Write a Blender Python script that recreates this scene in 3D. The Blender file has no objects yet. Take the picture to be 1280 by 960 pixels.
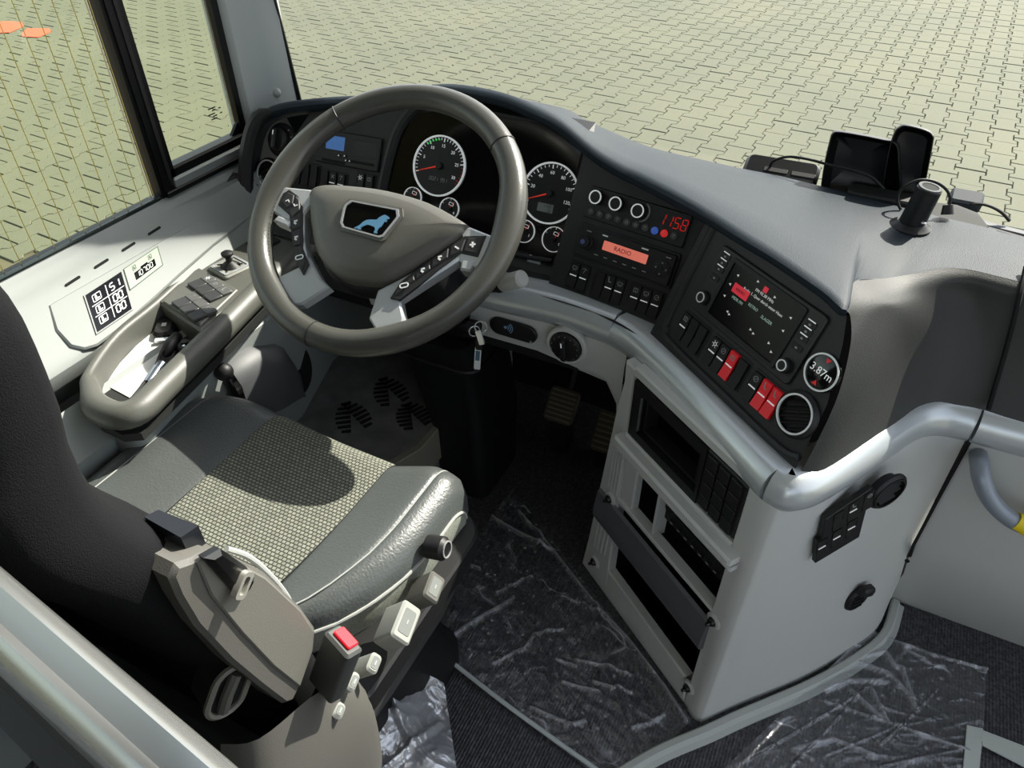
import bpy, bmesh, math, random
from mathutils import Vector as V, Matrix as M, noise

random.seed(7)
R = math.radians
SC = bpy.context.scene
COL = SC.collection

# ------------------------------------------------------------------ camera
# metres; x = right of the coach, y = towards its nose, z = up; z 0 = driver's floor
FPX, PITCH, YAW = 921.0, R(39.7), R(26.6)
EYE = V((0, 0, 1.32))
_h = V((-math.sin(YAW), math.cos(YAW), 0))
FW = _h * math.cos(PITCH) + V((0, 0, -math.sin(PITCH)))
RT = V((math.cos(YAW), math.sin(YAW), 0))
UP = RT.cross(FW)
cd = bpy.data.cameras.new('camera')
cam = bpy.data.objects.new('camera', cd)
COL.objects.link(cam)
cam.matrix_world = M(((RT.x, UP.x, -FW.x, EYE.x), (RT.y, UP.y, -FW.y, EYE.y), (RT.z, UP.z, -FW.z, EYE.z), (0, 0, 0, 1)))
cd.sensor_width = 36
cd.lens = FPX / 1280 * 36
cd.clip_start = 0.02
SC.camera = cam

# ------------------------------------------------------------------ sky, sun, exposure
w = bpy.data.worlds.new('sky')
SC.world = w
w.use_nodes = True
nt = w.node_tree
sky = nt.nodes.new('ShaderNodeTexSky')
sky.sky_type = 'NISHITA'
sky.sun_disc = False
sky.sun_elevation = R(38)
sky.sun_rotation = R(18)
sky.air_density = 1.0
sky.dust_density = 1.5
hs_ = nt.nodes.new('ShaderNodeHueSaturation')
hs_.inputs['Saturation'].default_value = 0.42
nt.links.new(sky.outputs[0], hs_.inputs['Color'])
nt.links.new(hs_.outputs[0], nt.nodes['Background'].inputs[0])
nt.nodes['Background'].inputs[1].default_value = 0.36
sd = bpy.data.lights.new('sun', 'SUN')
sd.energy = 10.5
sd.angle = R(0.53)
sd.color = (1.0, 0.95, 0.86)
sun = bpy.data.objects.new('sun', sd)
COL.objects.link(sun)
SUN = V((0.47, 1.0, 1.0)).normalized()
sun.rotation_euler = SUN.to_track_quat('Z', 'Y').to_euler()
sun.location = SUN * 20
SC.view_settings.view_transform = 'Standard'
SC.view_settings.look = 'None'
SC.view_settings.gamma = 1
SC.view_settings.use_curve_mapping = False
SC.view_settings.exposure = 0.0

# ------------------------------------------------------------------ helpers
I4 = M.Identity(4)
WORLD = {}


def sight(px, py, z=None, x=None, y=None):
    """point of a real plane (z, x or y given, metres) met by the line of sight through a point of the photograph"""
    d = FW * FPX + RT * (px - 640) + UP * (480 - py)
    t = (z - EYE.z) / d.z if z is not None else ((x - EYE.x) / d.x if x is not None else (y - EYE.y) / d.y)
    return EYE + d * t


def lin(c):
    return tuple(((v / 255) / 12.92 if v / 255 <= 0.04045 else ((v / 255 + 0.055) / 1.055) ** 2.4) for v in c)


MATS = {}


def mat(name, rgb, rough=0.5, metal=0.0, bump=None, var=0.0, emit=None, spec=0.5, coat=0.0, vscale=4):
    if name in MATS:
        return MATS[name]
    m = bpy.data.materials.new(name)
    m.use_nodes = True
    n = m.node_tree
    b = n.nodes['Principled BSDF']
    c = lin(rgb)
    b.inputs['Base Color'].default_value = (*c, 1)
    b.inputs['Roughness'].default_value = rough
    b.inputs['Metallic'].default_value = metal
    b.inputs['Specular IOR Level'].default_value = spec
    b.inputs['Coat Weight'].default_value = coat
    if emit:
        b.inputs['Emission Color'].default_value = (*lin(emit[0]), 1)
        b.inputs['Emission Strength'].default_value = emit[1]
    if var or bump:
        tc = n.nodes.new('ShaderNodeTexCoord')
    if var:
        nz = n.nodes.new('ShaderNodeTexNoise')
        nz.inputs['Scale'].default_value = vscale
        nz.inputs['Detail'].default_value = 5
        rp = n.nodes.new('ShaderNodeValToRGB')
        rp.color_ramp.elements[0].position = 0.3
        rp.color_ramp.elements[1].position = 0.7
        rp.color_ramp.elements[0].color = (*[v * (1 - var) for v in c], 1)
        rp.color_ramp.elements[1].color = (*[min(1, v * (1 + var)) for v in c], 1)
        n.links.new(tc.outputs['Object'], nz.inputs['Vector'])
        n.links.new(nz.outputs['Fac'], rp.inputs['Fac'])
        n.links.new(rp.outputs['Color'], b.inputs['Base Color'])
    if bump:
        nz = n.nodes.new('ShaderNodeTexNoise')
        nz.inputs['Scale'].default_value = bump[0]
        nz.inputs['Detail'].default_value = 3
        bp = n.nodes.new('ShaderNodeBump')
        bp.inputs['Strength'].default_value = bump[1]
        bp.inputs['Distance'].default_value = 0.002
        n.links.new(tc.outputs['Object'], nz.inputs['Vector'])
        n.links.new(nz.outputs['Fac'], bp.inputs['Height'])
        n.links.new(bp.outputs['Normal'], b.inputs['Normal'])
    MATS[name] = m
    return m


def frame(o, x, n):
    """matrix with origin o, x axis along x and z axis along n"""
    n = V(n).normalized()
    x = (V(x) - n * V(x).dot(n)).normalized()
    y = n.cross(x)
    return M(((x.x, y.x, n.x, o[0]), (x.y, y.y, n.y, o[1]), (x.z, y.z, n.z, o[2]), (0, 0, 0, 1)))


def T(x=0, y=0, z=0):
    return M.Translation((x, y, z))


def RZ(a):
    return M.Rotation(a, 4, 'Z')


def rrect(w_, h_, r=0.002, n=3):
    r = min(r, w_ / 2 - 1e-5, h_ / 2 - 1e-5)
    out = []
    for cx, cy, a0 in ((w_ / 2 - r, h_ / 2 - r, 0), (-w_ / 2 + r, h_ / 2 - r, 90), (-w_ / 2 + r, -h_ / 2 + r, 180), (w_ / 2 - r, -h_ / 2 + r, 270)):
        for i in range(n + 1):
            a = R(a0 + 90 * i / n)
            out.append((cx + r * math.cos(a), cy + r * math.sin(a)))
    return out


def circ(r, n=24, a0=0, a1=360):
    full = abs(a1 - a0) >= 360
    k = n if full else n + 1
    return [(r * math.cos(R(a0 + (a1 - a0) * i / n)), r * math.sin(R(a0 + (a1 - a0) * i / n))) for i in range(k)]


def inset(o, d):
    n = len(o)
    area = sum(o[i][0] * o[(i + 1) % n][1] - o[(i + 1) % n][0] * o[i][1] for i in range(n))
    s = 1 if area > 0 else -1
    out = []
    for i in range(n):
        a, b, c = V((*o[i - 1], 0)), V((*o[i], 0)), V((*o[(i + 1) % n], 0))
        e1, e2 = (b - a), (c - b)
        if e1.length < 1e-9 or e2.length < 1e-9:
            out.append(o[i])
            continue
        n1 = V((-e1.y, e1.x, 0)).normalized() * s
        n2 = V((-e2.y, e2.x, 0)).normalized() * s
        m = n1 + n2
        k = m.length_squared
        m = m * (2 / k) if k > 0.2 else n1
        out.append((b.x + m.x * d, b.y + m.y * d))
    return out


class MB:
    def __init__(s):
        s.v, s.f = [], []

    def add(s, vs, fs, mt=None):
        k = len(s.v)
        s.v += [(mt @ V(p)) if mt else V(p) for p in vs]
        s.f += [[i + k for i in f] for f in fs]
        return s

    def prism(s, o, z0, z1, ch=0.0, mt=None):
        n = len(o)
        rings = [(o, z0), (o, z1 - ch), (inset(o, ch), z1)] if ch else [(o, z0), (o, z1)]
        vs = [(p[0], p[1], z) for r_, z in rings for p in r_]
        fs = [list(range(n - 1, -1, -1))]
        for k in range(len(rings) - 1):
            for i in range(n):
                j = (i + 1) % n
                fs.append([k * n + i, k * n + j, (k + 1) * n + j, (k + 1) * n + i])
        fs.append([(len(rings) - 1) * n + i for i in range(n)])
        return s.add(vs, fs, mt)

    def ringplate(s, o, i_, z0, z1, mt=None):
        """flat ring between outline o and hole i_ (same count), z0..z1"""
        n = len(o)
        vs = [(*p, z0) for p in o] + [(*p, z1) for p in o] + [(*p, z1) for p in i_] + [(*p, z0) for p in i_]
        fs = []
        for k in range(4):
            for a in range(n):
                b = (a + 1) % n
                k2 = (k + 1) % 4
                fs.append([k * n + a, k * n + b, k2 * n + b, k2 * n + a])
        return s.add(vs, fs, mt)

    def box(s, c, d, ch=0.0, mt=None):
        x, y, z = c
        return s.prism([(x - d[0] / 2, y - d[1] / 2), (x + d[0] / 2, y - d[1] / 2), (x + d[0] / 2, y + d[1] / 2), (x - d[0] / 2, y + d[1] / 2)], z - d[2] / 2, z + d[2] / 2, ch, mt)

    def tube(s, pts, r, n=8, closed=False, caps=True, mt=None, flat=1.0):
        pts = [V(p) for p in pts]
        k = len(pts)
        rr = r if isinstance(r, (list, tuple)) else [r] * k
        vs, fs = [], []
        up = None
        for i, p in enumerate(pts):
            a = pts[i - 1] if (i or closed) else pts[i]
            b = pts[(i + 1) % k] if (i < k - 1 or closed) else pts[i]
            t = (b - a).normalized()
            if up is None:
                up = t.orthogonal().normalized() if abs(t.z) > 0.9 else V((0, 0, 1))
            up = (up - t * up.dot(t)).normalized()
            sd_ = t.cross(up)
            for j in range(n):
                an = 2 * math.pi * j / n
                vs.append(p + sd_ * (math.cos(an) * rr[i]) + up * (math.sin(an) * rr[i] * flat))
        for i in range(k if closed else k - 1):
            for j in range(n):
                a, b = i * n + j, i * n + (j + 1) % n
                i2 = (i + 1) % k
                fs.append([a, b, i2 * n + (j + 1) % n, i2 * n + j])
        if caps and not closed:
            fs.append(list(range(n - 1, -1, -1)))
            fs.append([(k - 1) * n + j for j in range(n)])
        return s.add(vs, fs, mt)

    def lathe(s, prof, n=24, mt=None):
        k = len(prof)
        vs = [(r_ * math.cos(2 * math.pi * j / n), r_ * math.sin(2 * math.pi * j / n), z) for r_, z in prof for j in range(n)]
        fs = []
        for i in range(k - 1):
            for j in range(n):
                fs.append([i * n + j, i * n + (j + 1) % n, (i + 1) * n + (j + 1) % n, (i + 1) * n + j])
        fs.append(list(range(n - 1, -1, -1)))
        fs.append([(k - 1) * n + j for j in range(n)])
        return s.add(vs, fs, mt)

    def loft(s, rows, closed=False, caps=False, mt=None):
        n = len(rows[0])
        vs = [p for r_ in rows for p in r_]
        fs = []
        for i in range(len(rows) - 1):
            for j in range(n if closed else n - 1):
                b = (j + 1) % n
                fs.append([i * n + j, i * n + b, (i + 1) * n + b, (i + 1) * n + j])
        if caps:
            fs.append(list(range(n - 1, -1, -1)))
            fs.append([(len(rows) - 1) * n + j for j in range(n)])
        return s.add(vs, fs, mt)

    def mesh(s, name, m, smooth=35, recalc=True):
        me = bpy.data.meshes.new(name)
        me.from_pydata([tuple(p) for p in s.v], [], s.f)
        if recalc:
            b = bmesh.new()
            b.from_mesh(me)
            bmesh.ops.remove_doubles(b, verts=b.verts, dist=1e-6)
            bmesh.ops.recalc_face_normals(b, faces=b.faces)
            b.to_mesh(me)
            b.free()
        if smooth:
            me.polygons.foreach_set('use_smooth', [True] * len(me.polygons))
            me.set_sharp_from_angle(angle=R(smooth))
        for k in (m if isinstance(m, (list, tuple)) else [m]):
            me.materials.append(k)
        me.update()
        return me

    def build(s, name, m, parent=None, mt=I4, smooth=35, label=None, recalc=True):
        return place(bpy.data.objects.new(name, s.mesh(name, m, smooth, recalc)), mt, parent, label)


def place(o, mt=I4, parent=None, label=None):
    COL.objects.link(o)
    if parent is not None:
        o.parent = parent
        o.matrix_basis = WORLD[parent.name].inverted() @ mt
    else:
        o.matrix_basis = mt
    WORLD[o.name] = mt
    if label:
        o['label'] = label
    return o


def tag(o, label, cat, group=None):
    o['label'] = label
    o['category'] = cat
    if group:
        o['group'] = group
    return o


def thing(name, loc, label, cat, group=None):
    return tag(place(bpy.data.objects.new(name, None), T(*loc) if not isinstance(loc, M) else loc), label, cat, group)


def struct(o):
    o['kind'] = 'structure'
    return o


def inst(name, me, mt, parent, label=None):
    return place(bpy.data.objects.new(name, me), mt, parent, label)


def text(s, size, mt, m, parent, name='lettering', align='CENTER', ex=0.0002):
    c = bpy.data.curves.new(name, 'FONT')
    c.body = s
    c.size = size
    c.extrude = ex
    c.resolution_u = 2
    c.align_x = align
    c.align_y = 'CENTER'
    c.materials.append(m)
    return place(bpy.data.objects.new(name, c), mt, parent)


SEG = {'0': 'abcdef', '1': 'bc', '2': 'abged', '3': 'abgcd', '4': 'fgbc', '5': 'afgcd', '6': 'afgedc', '7': 'abc', '8': 'abcdefg', '9': 'abcdfg', '-': 'g', ' ': ''}


def seg7(s, h, mb, ox=0, oy=0, z=0.0005, sl=0.12, th=None):
    """seven-segment digits, height h, centred on ox, oy"""
    wd = h * 0.5
    th = th or h * 0.11
    adv = wd * 1.5
    x0 = ox - adv * (len(s) - 1) / 2 if ':' not in s else ox - adv * (len(s) - 1.4) / 2
    for ch in s:
        if ch == ':':
            for q in (-.2, .2):
                mb.box((x0 - adv * .2, oy + h * q, z), (th, th, .0003))
            x0 += adv * .6
            continue
        for g in SEG.get(ch, ''):
            cx, cy, lx, ly = {'a': (0, .5, 1, 0), 'g': (0, 0, 1, 0), 'd': (0, -.5, 1, 0), 'b': (.5, .25, 0, 1), 'c': (.5, -.25, 0, 1), 'f': (-.5, .25, 0, 1), 'e': (-.5, -.25, 0, 1)}[g]
            yy = oy + cy * h
            mb.box((x0 + cx * wd + sl * cy * h, yy, z), (wd * .8 if lx else th, th if lx else h * .4, .0003))
        x0 += adv
    return mb


def smooth_path(pts, k=4):
    """Catmull-Rom through the points"""
    pts = [V(p) for p in pts]
    out = []
    for i in range(len(pts) - 1):
        p0, p1, p2, p3 = pts[max(0, i - 1)], pts[i], pts[i + 1], pts[min(len(pts) - 1, i + 2)]
        for j in range(k):
            t = j / k
            out.append(0.5 * ((2 * p1) + (p2 - p0) * t + (2 * p0 - 5 * p1 + 4 * p2 - p3) * t * t + (3 * p1 - p0 - 3 * p2 + p3) * t ** 3))
    out.append(pts[-1])
    return out


# ------------------------------------------------------------------ materials
silver = mat('silver_grey_plastic', (198, 200, 197), 0.42, 0.0, (900, .06))
pillarm = mat('pillar_light_grey', (184, 190, 187), 0.5, 0, (700, .08))
wallgrey = mat('light_grey_plastic', (146, 152, 149), 0.5, 0.0, (700, .08))
trimm = mat('satin_silver_trim', (200, 206, 208), 0.28, 0.4)
black = mat('black_plastic', (20, 20, 21), 0.5, 0, (800, .12))
fasc = mat('fascia_black', (30, 31, 32), 0.55, 0, (800, .15))
piano = mat('gloss_black', (8, 8, 9), 0.12)
deep = mat('matt_black', (7, 7, 7), 0.9)
rubber = mat('rubber_black', (14, 14, 14), 0.6)
dashm = mat('soft_dash_grey', (34, 44, 52), 0.56, 0, (600, .25), .06, spec=.24)
dashside = mat('dash_side_grey', (54, 55, 53), 0.55, 0, (600, .25), spec=.35)
leather = mat('wheel_leather', (76, 76, 71), 0.30, 0, (500, .15))
padm = mat('airbag_pad', (94, 93, 87), 0.42, 0, (900, .2))
seatl = mat('seat_leather', (76, 80, 79), 0.36, 0, (260, .35))
sidefab = mat('seat_side_fabric', (138, 142, 130), 0.9, 0, (1500, .5), .25, vscale=300)
backfab = mat('seat_back_fabric', (14, 15, 17), 0.9, 0, (900, .4), spec=.2)
piping = mat('pale_piping', (164, 166, 162), 0.6)
shell = mat('seat_shell_grey', (92, 91, 86), 0.45, 0, (900, .15))
white = mat('white_glow', (235, 238, 238), 0.5, emit=((235, 238, 238), .25))  # dial marks, switch bars backlit; printed rings glow only to stay white in shade
whitep = mat('white_print', (240, 242, 242), 0.5)
dimwhite = mat('grey_print', (150, 152, 152), 0.5)
ringw = mat('pale_ring', (232, 235, 236), 0.3, 0.1)
chrome = mat('chrome', (222, 225, 228), 0.2, 0.6)
red = mat('switch_red', (250, 22, 42), 0.4)
needle = mat('needle_red', (220, 60, 50), 0.5, emit=((255, 70, 50), .25))
redled = mat('red_led', (60, 5, 5), 0.4, emit=((255, 30, 20), .35))
paperm = mat('paper_white', (236, 236, 234), 0.8)

# ================================================================== SETTING
# ------------------------------------------------------------------ paved yard
def paver_mat():
    m = bpy.data.materials.new('concrete_paver')
    m.use_nodes = True
    n = m.node_tree
    b = n.nodes['Principled BSDF']
    b.inputs['Roughness'].default_value = 0.85
    tc = n.nodes.new('ShaderNodeNewGeometry')
    a = n.nodes.new('ShaderNodeTexNoise')
    a.inputs['Scale'].default_value = 1.1
    a.inputs['Detail'].default_value = 6
    f = n.nodes.new('ShaderNodeTexNoise')
    f.inputs['Scale'].default_value = 90
    f.inputs['Detail'].default_value = 4
    r1 = n.nodes.new('ShaderNodeValToRGB')
    r1.color_ramp.elements[0].position = .3
    r1.color_ramp.elements[1].position = .75
    r1.color_ramp.elements[0].color = (*lin((99, 102, 82)), 1)
    r1.color_ramp.elements[1].color = (*lin((111, 112, 89)), 1)
    mx = n.nodes.new('ShaderNodeMix')
    mx.data_type = 'RGBA'
    mx.blend_type = 'MULTIPLY'
    mx.inputs[0].default_value = .35
    n.links.new(tc.outputs['Position'], a.inputs['Vector'])
    n.links.new(tc.outputs['Position'], f.inputs['Vector'])
    n.links.new(a.outputs['Fac'], r1.inputs['Fac'])
    n.links.new(r1.outputs['Color'], mx.inputs[6])
    n.links.new(f.outputs['Color'], mx.inputs[7])
    n.links.new(mx.outputs[2], b.inputs['Base Color'])
    return m


pavm = paver_mat()
GZ = -0.33
jointm = mat('joint_sand', (84, 80, 60), 0.95, var=.25, vscale=6)
g = MB().box((-3, 8, GZ - .11), (44, 44, .2))
ground = struct(g.build('ground', jointm, smooth=0))
PX_, PY_ = .130, .2105
PROT = R(-3.2)
half = [(.065 + .0115, -.5), (.065 + .0115, -.29), (.065 - .0115, -.21), (.065 - .0115, .21), (.065 + .0115, .29), (.065 + .0115, .5)]
bone = [(x - .0022, y * PY_ * .976) for x, y in half] + [(-(x - .0022), y * PY_ * .976) for x, y in reversed(half)]
pm = MB().prism(bone, -.05, 0, .0025).mesh('paver', pavm, 0)
spots = []
for i in range(-90, 30):
    for j in range(-4, 66):
        x0, y0 = i * PX_, j * PY_ + (PY_ / 2 if i % 2 else 0)
        x = x0 * math.cos(PROT) - y0 * math.sin(PROT)
        y = x0 * math.sin(PROT) + y0 * math.cos(PROT)
        v = V((x, y, GZ)) - EYE
        z = v.dot(FW)
        if z < .3:
            continue
        px, py = 640 + FPX * v.dot(RT) / z, 480 - FPX * v.dot(UP) / z
        left = x < -1.3 and -60 < px < 330 and -50 < py < 400
        front = y > 1.6 and 300 < px < 1340 and -50 < py < 330 and x > -6
        hid = px < 40 and py > 330
        if (left or front) and not hid:
            vis = (px > 366 and py < 260 - abs(px - 1280) * .17 and y > 2) or (px < 300 and py < 325 - px * .45)
            spots.append((z if vis else z + 100, x, y))
spots.sort()
rest = MB()
for k, (z, x, y) in enumerate(spots):
    mt = T(x + random.uniform(-.001, .001), y + random.uniform(-.001, .001), GZ + random.uniform(-.0015, .0015)) @ RZ(PROT + random.uniform(-.006, .006))
    if k < 298:
        inst('paver', pm, mt, ground)
    else:
        rest.prism(bone, -.05, 0, .004, mt)
o = rest.build('paving', pavm, ground, smooth=0, recalc=False)
o['kind'] = 'stuff'
redp = mat('road_paint_red', (226, 92, 60), 0.7)
for quad in ([(-6, 30), (4, 27), (27, 28), (30, 33), (12, 41), (-8, 42)], [(27, 43), (34, 36), (62, 36), (64, 40), (48, 47), (28, 46)]):
    P = [sight(px, py, z=GZ + .002) for px, py in quad]
    mb = MB()
    n = len(P)
    mb.add(P + [p + V((0, 0, .004)) for p in P], [list(range(n)), [n + i for i in range(n)]] + [[i, (i + 1) % n, n + (i + 1) % n, n + i] for i in range(n)])
    mb.build('road_marking', redp, ground, smooth=0, label='orange red mark painted on the pavers')

# ------------------------------------------------------------------ glass
def glass_mat(name, tint, gl=.06):
    m = bpy.data.materials.new(name)
    m.use_nodes = True
    n = m.node_tree
    n.nodes.remove(n.nodes['Principled BSDF'])
    t = n.nodes.new('ShaderNodeBsdfTransparent')
    t.inputs[0].default_value = (*tint, 1)
    gs = n.nodes.new('ShaderNodeBsdfGlossy')
    gs.inputs['Roughness'].default_value = .02
    fr = n.nodes.new('ShaderNodeFresnel')
    fr.inputs['IOR'].default_value = 1.3
    mx = n.nodes.new('ShaderNodeMixShader')
    n.links.new(fr.outputs[0], mx.inputs[0])
    n.links.new(t.outputs[0], mx.inputs[1])
    n.links.new(gs.outputs[0], mx.inputs[2])
    n.links.new(mx.outputs[0], n.nodes['Material Output'].inputs[0])
    return m


glass = glass_mat('clear_glass', (.96, .97, .95))
greenglass = glass_mat('green_tinted_glass', (.97, .99, .92))

# ------------------------------------------------------------------ shell of the coach
dark = mat('cabin_dark', (52, 53, 54), 0.8)
roofm = mat('cabin_lining', (205, 205, 200), 0.9)
struct(MB().box((0, -.9, 2.03), (2.5, 3.9, .05)).build('ceiling', roofm))
struct(MB().box((0, -2.85, .4), (2.5, .05, 1.3)).build('wall_back', roofm))
struct(MB().box((1.24, -1.35, .32), (.05, 3.0, 1.1)).build('wall_right', roofm))
struct(MB().box((-1.245, -.42, .13), (.05, 3.2, 1.0)).build('wall_left', roofm))
struct(MB().box((0, 1.46, .16), (2.5, .04, 1.0)).build('wall_front', deep))

floorm = bpy.data.materials.new('ribbed_rubber_floor')
floorm.use_nodes = True
n = floorm.node_tree
b = n.nodes['Principled BSDF']
b.inputs['Base Color'].default_value = (*lin((44, 44, 47)), 1)
b.inputs['Roughness'].default_value = .55
tc = n.nodes.new('ShaderNodeTexCoord')
wv = n.nodes.new('ShaderNodeTexWave')
wv.inputs['Scale'].default_value = 55
wv.inputs['Distortion'].default_value = .6
wv.inputs['Detail'].default_value = 1
ns = n.nodes.new('ShaderNodeTexVoronoi')
ns.inputs['Scale'].default_value = 160
bp = n.nodes.new('ShaderNodeBump')
bp.inputs['Strength'].default_value = .5
bp.inputs['Distance'].default_value = .003
ml = n.nodes.new('ShaderNodeMath')
ml.operation = 'MULTIPLY'
n.links.new(tc.outputs['Object'], wv.inputs['Vector'])
n.links.new(tc.outputs['Object'], ns.inputs['Vector'])
n.links.new(wv.outputs['Fac'], ml.inputs[0])
n.links.new(ns.outputs['Distance'], ml.inputs[1])
n.links.new(ml.outputs[0], bp.inputs['Height'])
n.links.new(bp.outputs['Normal'], b.inputs['Normal'])
rp = n.nodes.new('ShaderNodeValToRGB')
rp.color_ramp.elements[0].color = (*lin((30, 30, 33)), 1)
rp.color_ramp.elements[1].color = (*lin((86, 86, 90)), 1)
n.links.new(ns.outputs['Distance'], rp.inputs[0])
n.links.new(rp.outputs[0], b.inputs['Base Color'])
fl = MB().box((0, -.7, -.05), (2.5, 4.3, .1))
floor = struct(fl.build('floor', floorm))

# pale step edge that runs round the foot of the console
edge = smooth_path([(-.13, .505, 0), (-.045, .628, 0), (.030, .712, 0), (.078, .768, 0), (.172, .873, 0), (.242, .965, 0), (.290, 1.05, 0), (.303, 1.140, 0)], 5)
rows = []
for i, p in enumerate(edge):
    t = (edge[min(i + 1, len(edge) - 1)] - edge[max(i - 1, 0)]).normalized()
    s = V((t.y, -t.x, 0))
    rows.append([p + s * a + V((0, 0, h)) for a, h in ((0, .0005), (0, .014), (.003, .017), (.013, .017), (.018, .006), (.026, .004), (.027, .0005))])
struct(MB().loft(rows).build('trim_3', mat('step_edge_pale', (186, 190, 186), .5)))

# ------------------------------------------------------------------ windscreen and side windows
def pane(name, m, a, bq, c, d, t=.005):
    P = [V(q) for q in (a, bq, c, d)]
    nn = (P[1] - P[0]).cross(P[3] - P[0]).normalized() * t
    return MB().add(P + [p + nn for p in P], [[3, 2, 1, 0], [4, 5, 6, 7], [0, 1, 5, 4], [1, 2, 6, 5], [2, 3, 7, 6], [3, 0, 4, 7]])


winf = mat('window_frame_black', (12, 12, 13), 0.35)
w3 = struct(place(bpy.data.objects.new('window_3', None), T(0, 1.4, .76)))
rows = []
for z in (.74, 1.2, 1.95):
    yy = -.10 * (z - .74)
    rows.append([(x, 1.40 - .22 * abs(x / 1.16) ** 4 * .7 + yy + .03, z) for x in [-1.165 + 2.33 * i / 24 for i in range(25)]])
gl = MB().loft(rows).build('pane', glass, w3)
rim = MB()
rim.tube([(-1.163, 1.272, .74), (-1.163, 1.225, 1.2), (-1.163, 1.15, 1.95)], .006, 8)
rim.build('window_frame', winf, w3)

w1 = struct(place(bpy.data.objects.new('window_1', None), T(-1.2, .4, .69)))
fr = MB()
fr.box((-1.205, -.2, .682), (.03, 2.14, .02), .004)
fr.box((-1.205, .882, 1.25), (.028, .008, 1.13), .002)
fr.build('window_frame', winf, w1)
pane('p', glass, (-1.208, -1.2, .69), (-1.208, .865, .69), (-1.208, .865, 1.85), (-1.208, -1.2, 1.85)).build('pane', greenglass, w1)
wirem = mat('heating_wire', (238, 214, 120), .5)
wm = MB().box((0, 0, .5), (.0012, .0010, 1.0)).mesh('heating_wire', wirem, 0)
for i in range(-9, 10):
    inst('heating_wire', wm, T(-1.206, .59 + .0313 * i, .69), w1)
ch = MB()
ch.box((-1.196, .35, .6915), (.010, 1.05, .006), .002)
ch.build('glazing_strip', mat('glazing_strip_green', (30, 42, 40), .2), w1)

w2 = struct(place(bpy.data.objects.new('window_2', None), T(-1.2, 1.0, .69)))
fr = MB()
yz = lambda pts: [(-1.19, y, z) for y, z in pts]
inner = [(1.105, .752), (1.108, 1.85), (.925, 1.85), (.925, .738), (1.093, .738)]
fr.box((-1.203, .903, 1.26), (.030, .034, 1.14), .004)
fr.box((-1.203, 1.122, 1.26), (.018, .016, 1.14), .003)
fr.box((-1.203, 1.01, .728), (.03, .21, .018), .004)
fr.box((-1.19, 1.01, .694), (.018, .25, .010), .002)
fr.add([(-1.206, 1.116, .736), (-1.206, 1.116, .760), (-1.206, 1.090, .736), (-1.199, 1.116, .736), (-1.199, 1.116, .760), (-1.199, 1.090, .736)], [[0, 1, 2], [5, 4, 3], [0, 2, 5, 3], [1, 0, 3, 4], [2, 1, 4, 5]])
fr.build('window_frame', winf, w2)
MB().box((-1.193, 1.01, .709), (.02, .20, .018), .004).build('window_sill', mat('sill_chrome', (190, 196, 196), .25, .6), w2)
pane('p', glass, (-1.208, .92, .735), (-1.208, 1.11, .735), (-1.208, 1.11, 1.85), (-1.208, .92, 1.85)).build('pane', greenglass, w2)
et = MB()
for k, (y0, z0, l_) in enumerate(((1.062, .802, .020), (1.066, .797, .010), (1.058, .791, .018), (1.066, .786, .011), (1.062, .781, .016), (1.082, .797, .006), (1.083, .787, .006))):
    et.box((-1.205, y0, z0), (.0006, l_, .0022))
et.build('etched_mark', mat('etched_grey', (52, 56, 48), .6), w2)
MB().box((-1.192, .905, 1.27), (.012, .008, 1.12), .003).build('slider_rail', rubber, w2)

# A pillar
rows = []
for z in (.60, .8, 1.2, 2.0):
    rows.append([(-1.235, 1.13, z), (-1.19, 1.132, z), (-1.181, 1.138, z), (-1.179, 1.16, z), (-1.168, 1.20, z), (-1.158, 1.25, z), (-1.163, 1.262, z), (-1.25, 1.285, z)])
pil = struct(MB().loft(rows, True, True).build('trim_1', pillarm))
c_ = sight(346, 116, x=-1.166)
MB().lathe([(.0095, 0), (.0095, .002), (.007, .006), (.003, .008)], 20, frame(c_, (0, 1, 0), (1, -.25, 0))).build('plug', mat('plug_grey', (176, 180, 178), .4), pil)

# ------------------------------------------------------------------ left side lining below the window
ys = [-.1, .2, .5, .7, .85, .93, 1.0, 1.07, 1.13]
rows = []
for y in ys:
    k = max(0, min(1, (y - .86) / .16))
    k = k * k * (3 - 2 * k)
    rows.append([(-1.222, y, .66), (-1.221, y, .688), (-1.19, y, .688), (-1.183, y, .681), (-1.176 + .004 * k, y, .671), (-1.160 + .020 * k, y, .664 + .012 * k), (-1.147 + .022 * k, y, .655 + .010 * k),
                 (-1.120 + .012 * k, y, .634 + .002 * k), (-1.085, y, .606), (-1.064, y, .590), (-1.058, y, .580), (-1.06, y, .555), (-1.10, y, .50)])
side = struct(MB().loft(rows).build('trim_2', wallgrey))
slot = MB().prism(rrect(.031, .0042, .002), -.002, .0006).mesh('air_slot', deep, 0)
WP = frame((-1.2, .8, .69), (0, 1, 0), (.1, 0, .14))     # plane of the lining (u = along the coach)
for u, v in ((-.174, -.063), (-.113, -.0605), (-.051, -.0575), (.0115, -.0545)):
    inst('air_slot', slot, WP @ T(u, v, .0035) @ RZ(.06), side)
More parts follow.
